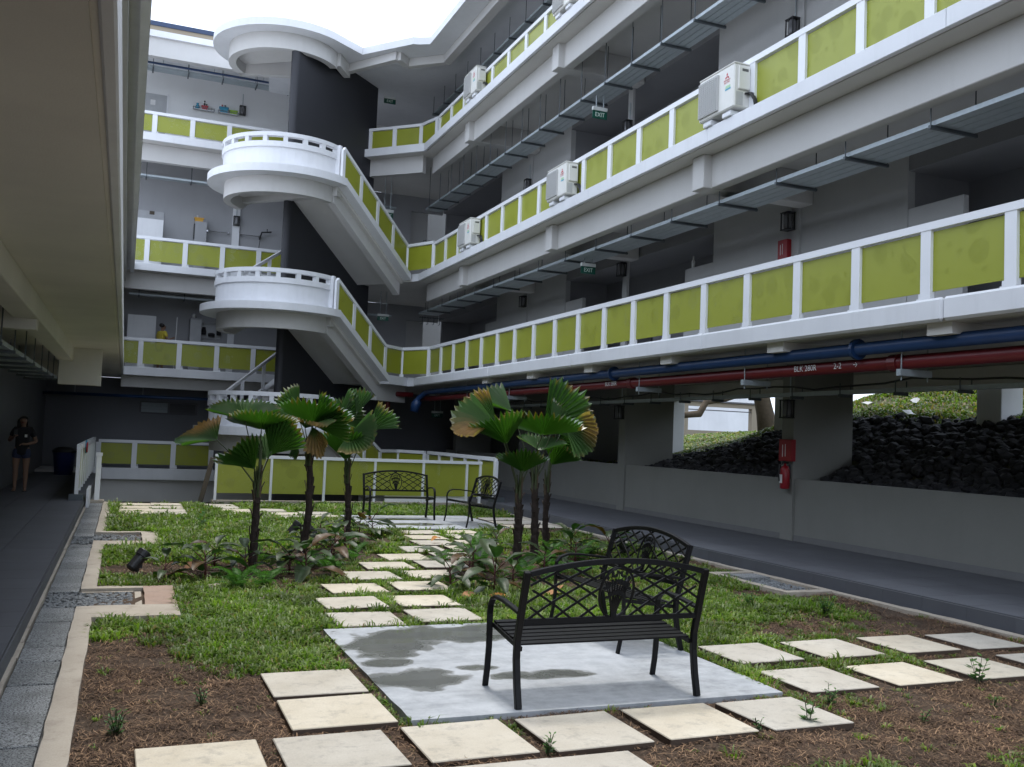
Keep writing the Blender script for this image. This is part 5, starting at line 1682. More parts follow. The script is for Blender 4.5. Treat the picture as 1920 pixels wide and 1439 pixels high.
def scatter(n, x0, x1, y0, y1):
    return RNG.uniform(x0, x1, n), RNG.uniform(y0, y1, n)
parts = []
for (nt, nb, y0, y1, ls, ws) in ((15500, 12, 3.9, 8.0, 0.047, 0.0095), (16000, 11, 8.0, 13.0, 0.054, 0.0115), (12500, 9, 13.0, 18.0, 0.072, 0.015), (10500, 8, 18.0, 22.3, 0.075, 0.018)):
    tx, ty = scatter(nt, -0.15, 8.10, y0, y1)
    c = cover(tx, ty) * np.clip(1.05 - 2.3 * bed(tx, ty), 0.04, 1)
    keep = (RNG.uniform(0, 1, nt) < 0.03 + 0.97 * c) & ~in_rects(tx, ty, FLAT, -0.004) & ~in_rects(tx, ty, KEEPOUT, 0.012) & (tx < 8.09)
    tx, ty, c = tx[keep], ty[keep], c[keep]
    sz = np.clip(np.exp(RNG.normal(0, 0.38, len(tx))), 0.4, 2.3) * (0.7 + 0.45 * c) * np.where(in_rects(tx, ty, FLAT, 0.045), 0.55, 1.0)
    k = RNG.poisson(nb * np.clip(sz, 0.5, 1.5)) + 2
    idx = np.repeat(np.arange(len(tx)), k)
    m = len(idx)
    rr_, aa_ = RNG.uniform(0, 1, m) ** 0.5 * 0.035 * sz[idx], RNG.uniform(0, 2 * PI, m)
    x, y = tx[idx] + rr_ * np.cos(aa_), ty[idx] + rr_ * np.sin(aa_)
    tint = RNG.uniform(0, 1, len(tx))[idx][:, None]
    t = np.clip(0.55 * tint + 0.45 * RNG.uniform(0, 1, (m, 1)), 0, 1); v = (0.55 + 0.75 * vnoise(x, y, 0.35, 6))[:, None] * (0.8 + 0.4 * RNG.uniform(0, 1, (m, 1)))
    col = (np.array([[0.062, 0.122, 0.024]]) * (1 - t) + np.array([[0.200, 0.255, 0.050]]) * t) * v
    dry = RNG.uniform(0, 1, (m, 1)) > (0.84 + 0.13 * c[idx][:, None])
    col = np.where(dry, np.array([[0.24, 0.18, 0.08]]) * v, col)
    lean = np.where(sz[idx] > 1.35, 0.86, 0.985)
    parts.append(blades(x, y, soil_z(x, y) - 0.003, ls * sz[idx] * RNG.uniform(0.55, 1.25, m), ws * RNG.uniform(0.7, 1.3, m) * np.clip(sz[idx], 0.7, 1.3), col, lean, head=aa_ + RNG.normal(0, 0.5, m)))
def join(parts):
    vs, qs, ts, cs, o = [], [], [], [], 0
    for v, (q, t), c in parts:
        vs.append(v); qs.append(q + o); ts.append(t + o); cs.append(c); o += len(v)
    return np.concatenate(vs), (np.concatenate(qs), np.concatenate(ts)), np.concatenate(cs)
v, f, c = join(parts)
g = put(col_mesh('lawn_grass', v, f, c, 'grass'), 'lawn_grass', None)
tag(g, 'patchy green grass growing over the courtyard soil', 'grass', kind='stuff')
parts = []
for (n, y0, y1, ls, ws) in ((190000, 3.9, 8.0, 0.060, 0.0045), (100000, 8.0, 13.0, 0.07, 0.0065), (30000, 13.0, 22.3, 0.08, 0.010)):
    x, y = scatter(n, -0.15, 8.10, y0, y1)
    c = cover(x, y)
    mat_ = np.clip((0.6 * vnoise(x, y, 0.55, 21) + 0.4 * vnoise(x, y, 0.16, 22) - 0.24) * 3.4, 0.22, 1)
    keep = (RNG.uniform(0, 1, n) < (1.0 - 0.8 * c) * mat_) & ~in_rects(x, y, FLAT, np.where(RNG.uniform(0, 1) < 2, -0.012, 0)) & ~in_rects(x, y, KEEPOUT, 0.004) & (x < 8.095)
    x, y = x[keep], y[keep]
    m = len(x); t = RNG.uniform(0, 1, (m, 1)); v = (0.6 + 0.8 * vnoise(x, y, 0.2, 7))[:, None]
    col = (np.array([[0.062, 0.032, 0.019]]) * (1 - t) + np.array([[0.32, 0.20, 0.115]]) * t ** 2.2) * v
    parts.append(blades(x, y, soil_z(x, y) + RNG.uniform(-0.002, 0.014, m), ls * RNG.uniform(0.5, 1.4, m), ws * RNG.uniform(0.7, 1.4, m), col, flat=True))
v, f, c = join(parts)
g = put(col_mesh('dead_grass', v, f, c, 'straw'), 'dead_grass', None)
tag(g, 'brown dead grass lying over the bare soil', 'dead grass', kind='stuff')

# ------------------------------------------------------------------ gravel and rubble
def rock_mesh(name, seed, mat, sub=1, sq=(1, 0.8, 0.6)):
    bm = bmesh.new()
    bmesh.ops.create_icosphere(bm, subdivisions=sub, radius=0.5)
    r = random.Random(seed)
    planes = [(Vector((r.gauss(0, 1), r.gauss(0, 1), r.gauss(0, 1))).normalized(), r.uniform(0.27, 0.42)) for _ in range(7)]
    for v in bm.verts:
        for n, d in planes:
            e = v.co.dot(n) - d
            if e > 0:
                v.co -= n * e
        v.co += Vector((r.uniform(-.03, .03), r.uniform(-.03, .03), r.uniform(-.03, .03)))
        v.co = Vector((v.co.x * sq[0], v.co.y * sq[1], v.co.z * sq[2])) * 1.25
    me = bpy.data.meshes.new(name)
    bm.to_mesh(me); bm.free()
    me.materials.append(M[mat])
    return me
def joined_rocks(name, src, xs_, ys_, zs_, sizes):
    base = []
    for me in src:
        co = np.empty(len(me.vertices) * 3); me.vertices.foreach_get('co', co)
        base.append((co.reshape(-1, 3), np.array([tuple(p.vertices) for p in me.polygons])))
    V, F, o = [], [], 0
    for i in range(len(xs_)):
        co, fa = base[i % len(base)]
        a = RNG.uniform(0, 2 * PI); ca, sa = math.cos(a), math.sin(a)
        tl = RNG.uniform(-.6, .6); ct, st = math.cos(tl), math.sin(tl)
        R = np.array([[ca, -sa, 0], [sa, ca, 0], [0, 0, 1]]) @ np.array([[1, 0, 0], [0, ct, -st], [0, st, ct]])
        V.append(co @ R.T * sizes[i] + np.array([xs_[i], ys_[i], zs_[i]])); F.append(fa + o); o += len(co)
    V, F = np.concatenate(V), np.concatenate(F)
    me = bpy.data.meshes.new(name)
    me.from_pydata(V.tolist(), [], F.tolist())
    me.materials.append(src[0].materials[0])
    return me
gr_src = [rock_mesh('gravel_stone', 40 + k, 'gravel', 1) for k in range(5)]
gx, gy = [], []
for (x0, x1, y0, y1, n) in ((-0.60, 0.18, 9.82, 10.66, 620), (-0.60, 0.33, 15.05, 16.12, 520), (7.53, 8.08, 9.53, 10.5, 420), (8.1, 8.3, 9.4, 10.4, 60)):
    gx.append(RNG.uniform(x0, x1, n)); gy.append(RNG.uniform(y0, y1, n))
gx, gy = np.concatenate(gx), np.concatenate(gy)
me = joined_rocks('gravel', gr_src, gx, gy, -0.05 + RNG.uniform(0, 0.02, len(gx)), RNG.uniform(0.03, 0.06, len(gx)))
g = put(me, 'gravel', None); tag(g, 'grey gravel filling the drain pockets beside both walkways', 'gravel', kind='stuff')

def hill_k(y):
    y = np.asarray(y, float)
    return np.interp(y, [-10, 16.5, 19.0, 21.5, 24, 40], [0.50, 0.50, 0.34, 0.17, 0.10, 0.05])
def hill_z(x, y):
    x = np.asarray(x, float); k = hill_k(y)
    lo = 0.96 + (np.minimum(x, 13.7) - 10.97) * k
    hi = np.maximum(0, x - 13.7) * (k * 0.60 + 0.06)
    return lo + hi + 0.10 * (vnoise(x, y, 1.3, 11) - 0.5)
hx, hy = np.linspace(10.975, 30, 70), np.linspace(-4, 36, 90)
HX, HY = np.meshgrid(hx, hy)
HZ = hill_z(HX.ravel(), HY.ravel())
hv = np.stack([HX.ravel(), HY.ravel(), HZ], 1)
hf = [(j * 70 + i, j * 70 + i + 1, (j + 1) * 70 + i + 1, (j + 1) * 70 + i) for j in range(89) for i in range(69)]
me = bpy.data.meshes.new('embankment')
me.from_pydata(hv.tolist(), [], hf); me.materials.append(M['hill'])
emb = put(me, 'embankment', None, kind='structure')
rsrc = [rock_mesh('rock', 70 + k, 'rock', 1) for k in range(8)]
cand = []
for i in range(30):
    for j in range(100):
        x = 11.14 + i * 0.09 + random.uniform(-.05, .05); y = 8.5 + j * 0.15 + random.uniform(-.08, .08) + 0.07 * (i % 2)
        if x > min(13.75, 13.75 - 0.28 * (y - 15.5)) + random.uniform(-.15, .15): continue
        if any(abs(y - yc) < 0.26 and x < 12.25 for yc in (7.25, 13.72, 19.75)): continue
        cand.append((x, y, float(hill_z([x], [y])[0]) + random.uniform(-0.03, 0.06)))
cand.sort(key=lambda p: p[0] ** 2 * 0.2 + p[1] ** 2)
vis = cand
for k, p in enumerate(vis[:300]):
    o = link('rock', rsrc[k % 8], emb); o.location = p
    s = random.uniform(0.15, 0.30); o.scale = (s, s, s); o.rotation_euler = (random.uniform(-.7, .7), random.uniform(-.7, .7), random.uniform(0, 6.28))
rest = vis[300:]
me = joined_rocks('rubble', rsrc, [p[0] for p in rest], [p[1] for p in rest], [p[2] for p in rest], RNG.uniform(0.15, 0.30, len(rest)))
o = put(me, 'rubble', None, emb, kind='stuff')
n = 90000
x, y = scatter(n, 12.6, 19.0, 8.5, 22.0)
x2, y2 = scatter(70000, 12.2, 25.0, 18.0, 36.0)
x, y = np.concatenate([x, x2]), np.concatenate([y, y2])
k_ = x > np.minimum(13.6, 13.6 - 0.28 * (y - 15.5)); x, y = x[k_], y[k_]; n = len(x)
c = vnoise(x, y, 1.1, 12) * 0.6 + vnoise(x, y, 0.4, 13) * 0.4
k = RNG.uniform(0, 1, n) < np.clip(c * 2.4 - 0.35, 0.12, 1); x, y, c = x[k], y[k], c[k]
m = len(x); t = RNG.uniform(0, 1, (m, 1))
col = np.array([[0.05, 0.085, 0.018]]) * (1 - t) + np.array([[0.16, 0.19, 0.05]]) * t
col = col * (0.5 + 0.9 * vnoise(x, y, 0.7, 15))[:, None]
col = np.where(RNG.uniform(0, 1, (m, 1)) > 0.8, np.array([[0.23, 0.16, 0.07]]), col)
far_ = 1 + 0.09 * np.maximum(0, y - 14)
v, f, c = blades(x, y, hill_z(x, y) - 0.02, RNG.uniform(0.06, 0.16, m) * far_ ** 0.5, RNG.uniform(0.02, 0.045, m) * far_, col, 0.97)
g = put(col_mesh('slope_weeds', v, f, c, 'grass'), 'slope_weeds', None)
tag(g, 'weeds and rough grass on the sunlit slope behind the rubble', 'weeds', kind='stuff')
for k, (x, y, s, lab) in enumerate(((14.3, 15.55, 0.16, 'larger pale sheet of litter on the grassy slope'), (14.55, 14.6, 0.12, 'small crumpled pale litter scrap on the slope'), (13.75, 13.9, 0.13, 'pale litter scrap lying on top of the rubble'))):
    b = MB(); z = float(hill_z([x], [y])[0]) + 0.14
    q = [(x + s * (i - 1) * 0.8, y + s * (j - 1) * 0.6, z + random.uniform(-.05, .07)) for j in range(3) for i in range(3)]
    b._add(q, [(0, 1, 4, 3), (1, 2, 5, 4), (3, 4, 7, 6), (4, 5, 8, 7)], 0)
    o = put(b, 'litter_sheet', 'paper'); md = o.modifiers.new('thick', 'SOLIDIFY'); md.thickness = 0.004
    tag(o, lab, 'litter', 'litter on the slope')

# ------------------------------------------------------------------ beyond the slope: pale house and a tree
hs = thing('white_house', 'bright cream house with a wide opening seen past the rubble slope', 'house', (27.4, 40, -3.5))
b = MB(); b.box(25.2, 29.9, 40, 40.3, -3.5, 2.45); b.box(25.2, 25.52, 40.0, 40.3, 2.45, 3.64); b.box(29.27, 29.9, 40.0, 40.3, 2.45, 3.64); b.box(25.2, 29.9, 40, 40.3, 3.64, 3.86)
put(b, 'wall', 'cream', hs)
b = MB(); b.box(25.1, 30.0, 39.9, 40.4, 3.86, 3.93); put(b, 'eaves', 'door_dark', hs)
b = MB(); b.box(25.521, 29.268, 40.1, 40.14, 3.44, 3.49); put(b, 'rail', 'door_dark', hs)
b = MB(); b.box(20, 34, 46, 46.2, -3.5, 5.5); put(b, 'rear_wall', 'white', hs)  # added white backing in place of the bright sky behind the opening
tr = thing('slope_tree', 'bare-limbed tree leaning over the slope, its thick branch bent left', 'tree', (19.6, 26, 2.2))
tz = float(hill_z([19.6], [26.0])[0])
b = MB(); b.tube([(19.75, 26, tz - 0.3), (19.55, 26, tz + 0.9), (19.35, 26, 3.5), (19.5, 26.1, 5.0), (19.9, 26.2, 7.0)], [0.36, 0.30, 0.27, 0.22, 0.12], 10); put(b, 'trunk', 'tree_bark', tr, smooth=True)
b = MB(); b.tube([(19.3, 26, 3.75), (18.6, 26, 3.48), (18.0, 26, 3.27), (17.25, 26, 3.12), (17.0, 26, 2.72), (16.5, 26, 2.66), (15.6, 26, 2.72)], [0.13, 0.12, 0.11, 0.11, 0.12, 0.10, 0.06], 8)
b.tube([(18.0, 26, 3.27), (17.5, 26.2, 3.45), (17.2, 26.3, 3.42)], [0.07, 0.05, 0.02], 6); put(b, 'limb', 'tree_bark', tr, smooth=True)
n = 5200
th = RNG.uniform(0, 2 * PI, n); ph = np.arccos(RNG.uniform(-1, 1, n)); rr = RNG.uniform(0.3, 1, n) ** 0.5
cl = RNG.integers(0, 7, n)
cc = np.array([[19.8, 26.2, 7.5], [18.6, 26.5, 6.8], [21.2, 26, 7.0], [20.3, 27.2, 6.3], [20.6, 25.2, 8.2], [20.9, 26.6, 4.4], [20.8, 25.6, 3.7]])
cr = np.array([1.3, 1.0, 1.2, 1.0, 1.1, 0.7, 0.55])
p = cc[cl] + (rr * cr[cl])[:, None] * np.stack([np.sin(ph) * np.cos(th), np.sin(ph) * np.sin(th), 0.8 * np.cos(ph)], 1)
t = RNG.uniform(0, 1, (n, 1)); col = np.array([[0.05, 0.10, 0.02]]) * (1 - t) + np.array([[0.12, 0.19, 0.04]]) * t
v, f, c = blades(p[:, 0], p[:, 1], p[:, 2], RNG.uniform(0.14, 0.26, n), RNG.uniform(0.06, 0.11, n), col, 1.0)
put(col_mesh('crown', v, f, c, 'grass'), 'crown', None, tr, kind='stuff')

# ------------------------------------------------------------------ fan palms
def fan_leaf(hub, mid, nrm, r, spread, brown, crown, seed):
    rnd = random.Random(seed)
    H, m, nh = Vector(hub), Vector(mid).normalized(), Vector(nrm)
    lat = m.cross(nh).normalized()
    n = lat.cross(m).normalized()
    if n.dot(nh) < 0: n = -n
    NP = max(7, int(spread * 2 / 7.0))
    NR = 8
    verts, cols, faces = [], [], []
    g1 = np.array((0.034, 0.088, 0.017)); g2 = np.array((0.070, 0.155, 0.028)); br = np.array((0.36, 0.20, 0.09)); br2 = np.array((0.33, 0.085, 0.02))
    bside = rnd.choice((-1, 1)); cup = rnd.uniform(0.16, 0.34); droop = rnd.uniform(0.02, 0.10); tw = rnd.uniform(-0.1, 0.1)
    notch = [rnd.uniform(0.92, 1.0) for _ in range(2 * NP + 1)]
    for a_i in range(2 * NP + 1):
        af = a_i / (2 * NP) * 2 - 1
        a = math.radians(spread) * af
        Rm = r * (1.0 - 0.10 * af * af) * (1.0 + 0.03 * math.sin(5 * af + seed))
        ridge = 1 if a_i % 2 == 0 else -1
        Rend = Rm * (1.05 if ridge > 0 else 0.955) * notch[a_i]
        for k in range(NR):
            u = k / (NR - 1)
            rho = (0.02 + (Rend - 0.02) * u) if k < NR - 1 else Rend
            h = ridge * 0.034 * (u ** 0.8) * (r / 0.5) * (0.6 if k == NR - 1 else 1.0)
            h += cup * r * (abs(af) ** 1.5) * u + tw * af * u * r
            p = H + (m * math.cos(a) + lat * math.sin(a)) * rho + n * h
            p.z -= droop * r * u ** 2.6 * (0.5 + 0.5 * abs(math.cos(a)))
            if brown > 0.5 and u > 0.55:
                p.z -= brown * 0.30 * r * (u - 0.55) ** 1.4 * (1 if af * bside > -0.3 else 0.2)
            verts.append(p)
            edge = max(0.0, (u - (1.0 - 0.75 * brown)) / 0.25) if brown > 0 else 0.0
            side = 1.0 if brown > 0.9 else max(0.0, min(1.0, 0.9 + 1.6 * (af * bside) - (0.8 if brown < 0.5 else 0.15)))
            w = min(1.0, edge) * side
            w *= 0.75 + 0.25 * rnd.random()
            base = g1 + (g2 - g1) * (0.5 + 0.5 * math.sin(3 * af + seed)) * (0.7 + 0.3 * rnd.random())
            base = base * (1.0 if ridge > 0 else 0.86)
            bb = br if (seed % 3) else br2
            if u > 0.97 and rnd.random() < 0.35: w = max(w, 0.5)
            cols.append(base * (1 - w) + bb * (0.7 + 0.5 * rnd.random()) * w)
    for a_i in range(2 * NP):
        for k in range(NR - 1):
            faces.append((a_i * NR + k, (a_i + 1) * NR + k, (a_i + 1) * NR + k + 1, a_i * NR + k + 1))
    me = col_mesh('leaf', verts, faces, np.array(cols), 'palm_leaf')
    C = Vector(crown)
    mids = [C + (H - C) * t + Vector((0, 0, 0.12 * math.sin(PI * t) * (H - C).length)) * (0.35) for t in np.linspace(0, 1, 7)]
    b = MB(); b.tube(mids + [H + m * 0.05], [0.014, 0.011, 0.009, 0.008, 0.0075, 0.007, 0.007, 0.004], 6)
    return me, b
PALMS = [
 ((1.6, 12.45, -0.03), (1.61, 12.45, 0.96), [
   ((1.619, 12.45, 1.694), (-0.137, -0.837, 0.53), (0.17, 0.507, 0.845), 0.506, 85, 0.15),
   ((1.397, 12.35, 1.813), (0.008, 0.828, 0.56), (-0.132, -0.554, 0.822), 0.517, 78, 0.05),
   ((1.721, 12.3, 1.384), (0.413, -0.208, 0.887), (0.369, 0.928, 0.046), 0.517, 48, 0),
   ((1.554, 12.35, 1.196), (-0.591, -0.522, 0.615), (-0.159, 0.823, 0.545), 0.55, 43, 0),
   ((1.087, 12.45, 1.54), (-0.784, 0.564, 0.261), (-0.071, -0.498, 0.864), 0.506, 63, 0.8),
   ((1.747, 12.75, 1.308), (-0.161, 0.736, 0.657), (-0.422, -0.653, 0.629), 0.484, 67, 0),
 ]),
 ((2.35, 13.35, -0.0), (2.4, 13.35, 1.34), [
   ((2.426, 13.35, 1.802), (-0.122, -0.805, 0.581), (0.191, 0.556, 0.809), 0.605, 87, 0),
   ((2.28, 13.65, 1.893), (-0.514, 0.679, 0.523), (-0.671, -0.699, 0.247), 0.55, 59, 0.1),
   ((2.402, 13.25, 1.764), (0.221, -0.575, -0.788), (-0.506, -0.758, 0.411), 0.44, 28, 1),
   ((2.228, 13.35, 1.646), (-0.143, -0.485, -0.863), (-0.28, -0.817, 0.505), 0.374, 12, 0.1),
   ((2.472, 13.35, 1.766), (0.564, -0.712, 0.418), (0.672, 0.69, 0.269), 0.55, 59, 0),
   ((2.3, 13.2, 1.738), (0.355, -0.896, 0.265), (-0.019, 0.277, 0.961), 0.462, 56, 0.85),
 ]),
 ((3.42, 15.3, -0.02), (3.38, 15.3, 1.0), [
   ((3.169, 15.3, 1.907), (0.83, 0.453, 0.326), (0.383, -0.887, 0.258), 0.616, 53, 0.25),
   ((3.319, 15.2, 1.255), (-0.265, -0.45, 0.853), (0.303, 0.801, 0.516), 0.594, 53, 0),
   ((3.348, 15.15, 1.676), (0.508, -0.837, -0.202), (-0.522, -0.486, 0.701), 0.55, 63, 0.3),
   ((3.691, 15.4, 1.738), (0.783, 0.173, 0.597), (0.017, -0.966, 0.258), 0.594, 34, 0.3),
   ((3.512, 15.45, 2.002), (0.337, 0.204, 0.919), (-0.251, -0.922, 0.296), 0.506, 26, 0),
   ((3.288, 15.5, 1.774), (-0.357, 0.396, 0.846), (-0.482, -0.854, 0.196), 0.55, 59, 0.1),
 ]),
 ((5.05, 12.05, -0.01), (5.03, 12.05, 0.97), [
   ((5.022, 11.9, 1.259), (-0.33, -0.581, 0.744), (0.257, 0.703, 0.663), 0.462, 65, 0),
   ((4.766, 11.9, 1.631), (-0.503, -0.545, 0.671), (0.046, 0.758, 0.65), 0.616, 51, 0),
   ((5.315, 11.95, 1.773), (-0.46, -0.761, 0.458), (0.222, 0.401, 0.889), 0.66, 83, 0.2),
   ((4.699, 12.05, 1.85), (-0.984, 0.142, 0.11), (0.018, -0.534, 0.845), 0.682, 46, 0.9),
   ((4.714, 12.2, 1.952), (-0.609, 0.575, 0.547), (-0.611, -0.779, 0.138), 0.616, 43, 0.7),
 ]),
 ((5.64, 12.85, -0.01), (5.61, 12.85, 1.07), [
   ((5.816, 13.05, 1.906), (0.756, -0.123, 0.643), (-0.225, -0.971, 0.079), 0.836, 48, 0),
   ((5.791, 12.7, 1.844), (0.785, 0.499, 0.366), (0.343, -0.843, 0.414), 0.616, 56, 0.1),
   ((5.29, 13.05, 2.105), (-0.738, 0.472, 0.482), (0.16, -0.57, 0.806), 0.66, 44, 0.1),
   ((5.629, 12.75, 1.55), (0.464, 0.669, 0.58), (-0.25, -0.529, 0.811), 0.462, 67, 0),
   ((6.027, 12.75, 1.9), (0.731, -0.646, -0.22), (-0.599, -0.762, 0.245), 0.528, 52, 0.75),
 ]),
 ((6.49, 14.3, -0.0), (6.47, 14.3, 0.97), [
   ((6.488, 14.2, 1.303), (0.071, -0.72, 0.691), (0.551, 0.605, 0.575), 0.55, 50, 0),
   ((6.614, 14.3, 1.916), (0.902, -0.144, 0.407), (-0.175, -0.984, 0.04), 0.66, 53, 0.1),
   ((6.624, 14.4, 1.625), (0.915, 0.361, 0.178), (0.34, -0.93, 0.136), 0.495, 50, 0),
 ]),
]

PAL_LAB = ['left group palm nearest the drain, leaves raised around a straight trunk', 'middle palm of the left group, trunk slightly bent, with a hanging dead leaf',
           'right-hand palm of the left group, standing in front of the far bench', 'front palm of the right group, closest to the bench, with the thickest visible trunk',
           'middle palm of the right group carrying the biggest dark leaf', 'back palm of the right group with a slim trunk']
for i, (base, crown, leaves) in enumerate(PALMS):
    r = thing('fan_palm', PAL_LAB[i], 'palm', (base[0], base[1], -0.06), 0, 'fan palms in the planting beds')
    rnd = random.Random(50 + i)
    B0, C0 = Vector((base[0], base[1], -0.08)), Vector(crown)
    pts, rad = [], []
    bend = Vector((0.06 if i == 1 else rnd.uniform(-.02, .02), 0, 0))
    for k in range(24):
        t = k / 23
        pts.append(B0.lerp(C0, t) + bend * math.sin(PI * t) + Vector((rnd.uniform(-.006, .006), rnd.uniform(-.006, .006), 0)))
        rad.append((0.056 - 0.014 * t + 0.010 * math.exp(-t * 14)) * (1 + (0.07 if k % 2 else -0.03) + rnd.uniform(-.04, .04)) * (1.1 if i in (3, 4) else 0.95))
    rad[-1] *= 0.7; rad[-2] *= 0.85
    b = MB(); b.tube(pts, rad, 11); put(b, 'trunk', 'bark_dry', r, smooth=False)
    # split leaf-base stubs and fibre hugging the trunk
    for k in range(15):
        t = 0.12 + 0.85 * k / 14 + rnd.uniform(-.02, .02)
        a = k * 2.4 + rnd.uniform(-.4, .4)
        p = B0.lerp(C0, min(t, 0.98)) + bend * math.sin(PI * t); rr = (0.056 - 0.014 * t)
        d = Vector((math.cos(a), math.sin(a), 0)); s_ = Vector((-d.y, d.x, 0))
        l = rnd.uniform(0.09, 0.20); w = rnd.uniform(0.025, 0.045)
        b = MB(); p0 = p + d * rr * 0.9; p1 = p + d * (rr + 0.012) + Vector((0, 0, l * 0.6)); p2 = p + d * (rr + 0.035 * rnd.random() + 0.01) + Vector((0, 0, l))
        b.strip([p0, p1, p2], w, 0.008, wdir=s_)
        put(b, 'leaf_base', 'fibre' if k % 3 == 0 else 'bark_dry', r)
    for k, (hub, mid, nrm, rr, sp_, br) in enumerate(leaves):
        me, pb = fan_leaf(hub, mid, nrm, rr, sp_, br, crown, 11 * i + k + 1)
        lo = put(me, 'leaf', None, r)
        put(pb, 'petiole', 'petiole', lo, smooth=True)
    for k in range(7):
        a = k * 2.4; tp = C0 + Vector((0.05 * math.cos(a), 0.05 * math.sin(a), rnd.uniform(0.16, 0.30)))
        b = MB(); b.tube([C0 + Vector((0.03 * math.cos(a), 0.03 * math.sin(a), -0.12)), C0 + Vector((0.035 * math.cos(a), 0.035 * math.sin(a), 0.05)), tp], [0.022, 0.016, 0.009], 6); put(b, 'leaf_sheath', 'fibre' if k % 2 else 'petiole', r)
    # the rolled spear
    b = MB(); b.tube([C0 - Vector((0, 0, 0.1)), C0 + Vector((0.02, 0, 0.25)), C0 + Vector((0.03, 0.02, 0.6))], [0.03, 0.02, 0.006], 6); put(b, 'spear_leaf', 'petiole', r, smooth=True)

# ------------------------------------------------------------------ planting beds: broad-leaved plants and ferns
def broad_leaf_mesh(seed, l=0.33, w=0.165):
    rnd = random.Random(seed)
    verts, cols, faces = [], [], []
    nl, half = 8, 2
    dk = np.array((0.020, 0.055, 0.020)); lt = np.array((0.045, 0.10, 0.03))
    if seed % 8 == 0: dk, lt = np.array((0.06, 0.035, 0.014)), np.array((0.13, 0.07, 0.02))
    pet = 0.12
    for i in range(nl + 1):
        t = i / nl
        wd = w * math.sin(PI * min(1, t * 0.94 + 0.04)) ** 0.75 * (1 - 0.25 * t)
        x = pet + l * t; z = 0.62 * x - 1.5 * x * x
        for j in range(-half, half + 1):
            s = j / half
            verts.append((x, s * wd * 0.5, z + abs(s) * wd * 0.16 + 0.006 * math.sin(i * 1.9 + j)))
            cols.append((dk + (lt - dk) * (0.25 + 0.5 * rnd.random())) * (1.5 if j == 0 else 1))
    k = 2 * half + 1
    for i in range(nl):
        for j in range(2 * half):
            faces.append((i * k + j, i * k + j + 1, (i + 1) * k + j + 1, (i + 1) * k + j))
    o = len(verts)
    for i in range(4):
        t = i / 3; x = pet * t; z = 0.62 * x - 1.5 * x * x
        for a in range(4):
            verts.append((x, 0.006 * math.cos(a * PI / 2), z + 0.006 * math.sin(a * PI / 2))); cols.append(np.array((0.06, 0.018, 0.014)))
    for i in range(3):
        for a in range(4):
            faces.append((o + i * 4 + a, o + i * 4 + (a + 1) % 4, o + (i + 1) * 4 + (a + 1) % 4, o + (i + 1) * 4 + a))
    return col_mesh('leaf', verts, faces, np.array(cols), 'broad_leaf', True)
BL = [broad_leaf_mesh(k) for k in range(8)]
def broad_plant(x, y, h, n, label, seed):
    n += 2
    rnd = random.Random(seed)
    r = thing('broadleaf_plant', label, 'plant', (x, y, -0.05), rnd.uniform(0, 6.28), 'dark broad-leaved plants under the palms')
    b = MB(); b.tube([(0, 0, -0.02), (0.01, 0, h * 0.3), (0, 0.01, h * 0.6)], [0.014, 0.012, 0.008], 6); put(b, 'stem', 'stem_red', r, local=True, smooth=True)
    for k in range(n):
        o = link('leaf', BL[(seed + k * 3) % 8], r, True)
        t = k / max(1, n - 1)
        o.location = (0, 0, h * (0.15 + 0.45 * t))
        s = rnd.uniform(0.75, 1.10) * h / 0.42
        o.scale = (s, s, s); o.rotation_euler = (rnd.uniform(-.2, .2), 0.28 - 0.75 * t + rnd.uniform(-.25, .25), k * 2.4 + rnd.uniform(-.4, .4))
def frond_mesh(seed, l=0.42):
    rnd = random.Random(seed)
    verts, cols, faces = [], [], []
    n = 17
    for i in range(n):
        t = (i + 1) / n; x = l * t; z = 0.95 * x - 1.35 * x * x / l * 0.62
        wl = 0.085 * math.sin(PI * min(1, 0.12 + t * 0.86)) ** 0.8; ww = l / n * 0.62
        for s in (-1, 1):
            o = len(verts)
            verts += [(x - ww / 2, 0, z), (x + ww / 2, 0, z + 0.004), (x + ww * 0.9, s * wl * 0.6, z + 0.006), (x + ww * 0.6, s * wl, z - 0.010), (x - ww * 0.1, s * wl * 0.6, z)]
            c = np.array((0.080, 0.170, 0.042)) * (0.7 + 0.7 * rnd.random())
            cols += [c] * 5
            faces.append((o, o + 1, o + 2, o + 3, o + 4) if s > 0 else (o + 4, o + 3, o + 2, o + 1, o))
    o = len(verts)
    for i in range(8):
        t = i / 7; x = l * t; z = 0.95 * x - 1.35 * x * x / l * 0.62
        verts += [(x, -0.003, z + 0.002), (x, 0.003, z + 0.002)]; cols += [np.array((0.06, 0.07, 0.02))] * 2
    for i in range(7):
        faces.append((o + 2 * i, o + 2 * i + 2, o + 2 * i + 3, o + 2 * i + 1))
    return col_mesh('frond', verts, faces, np.array(cols), 'fern_leaf')
FR = [frond_mesh(k, 0.34 + 0.05 * k) for k in range(4)]
def fern(x, y, s, n, label, seed):
    rnd = random.Random(seed)
    r = thing('fern', label, 'fern', (x, y, -0.05), 0, 'ferns under the palms')
    for k in range(n):
        o = link('frond', FR[(seed + k) % 4], r, True)
        q = s * rnd.uniform(0.75, 1.15); o.scale = (q, q, q)
        o.rotation_euler = (rnd.uniform(-.15, .15), rnd.uniform(-0.65, 0.0), k * 6.283 / n + rnd.uniform(-.3, .3))
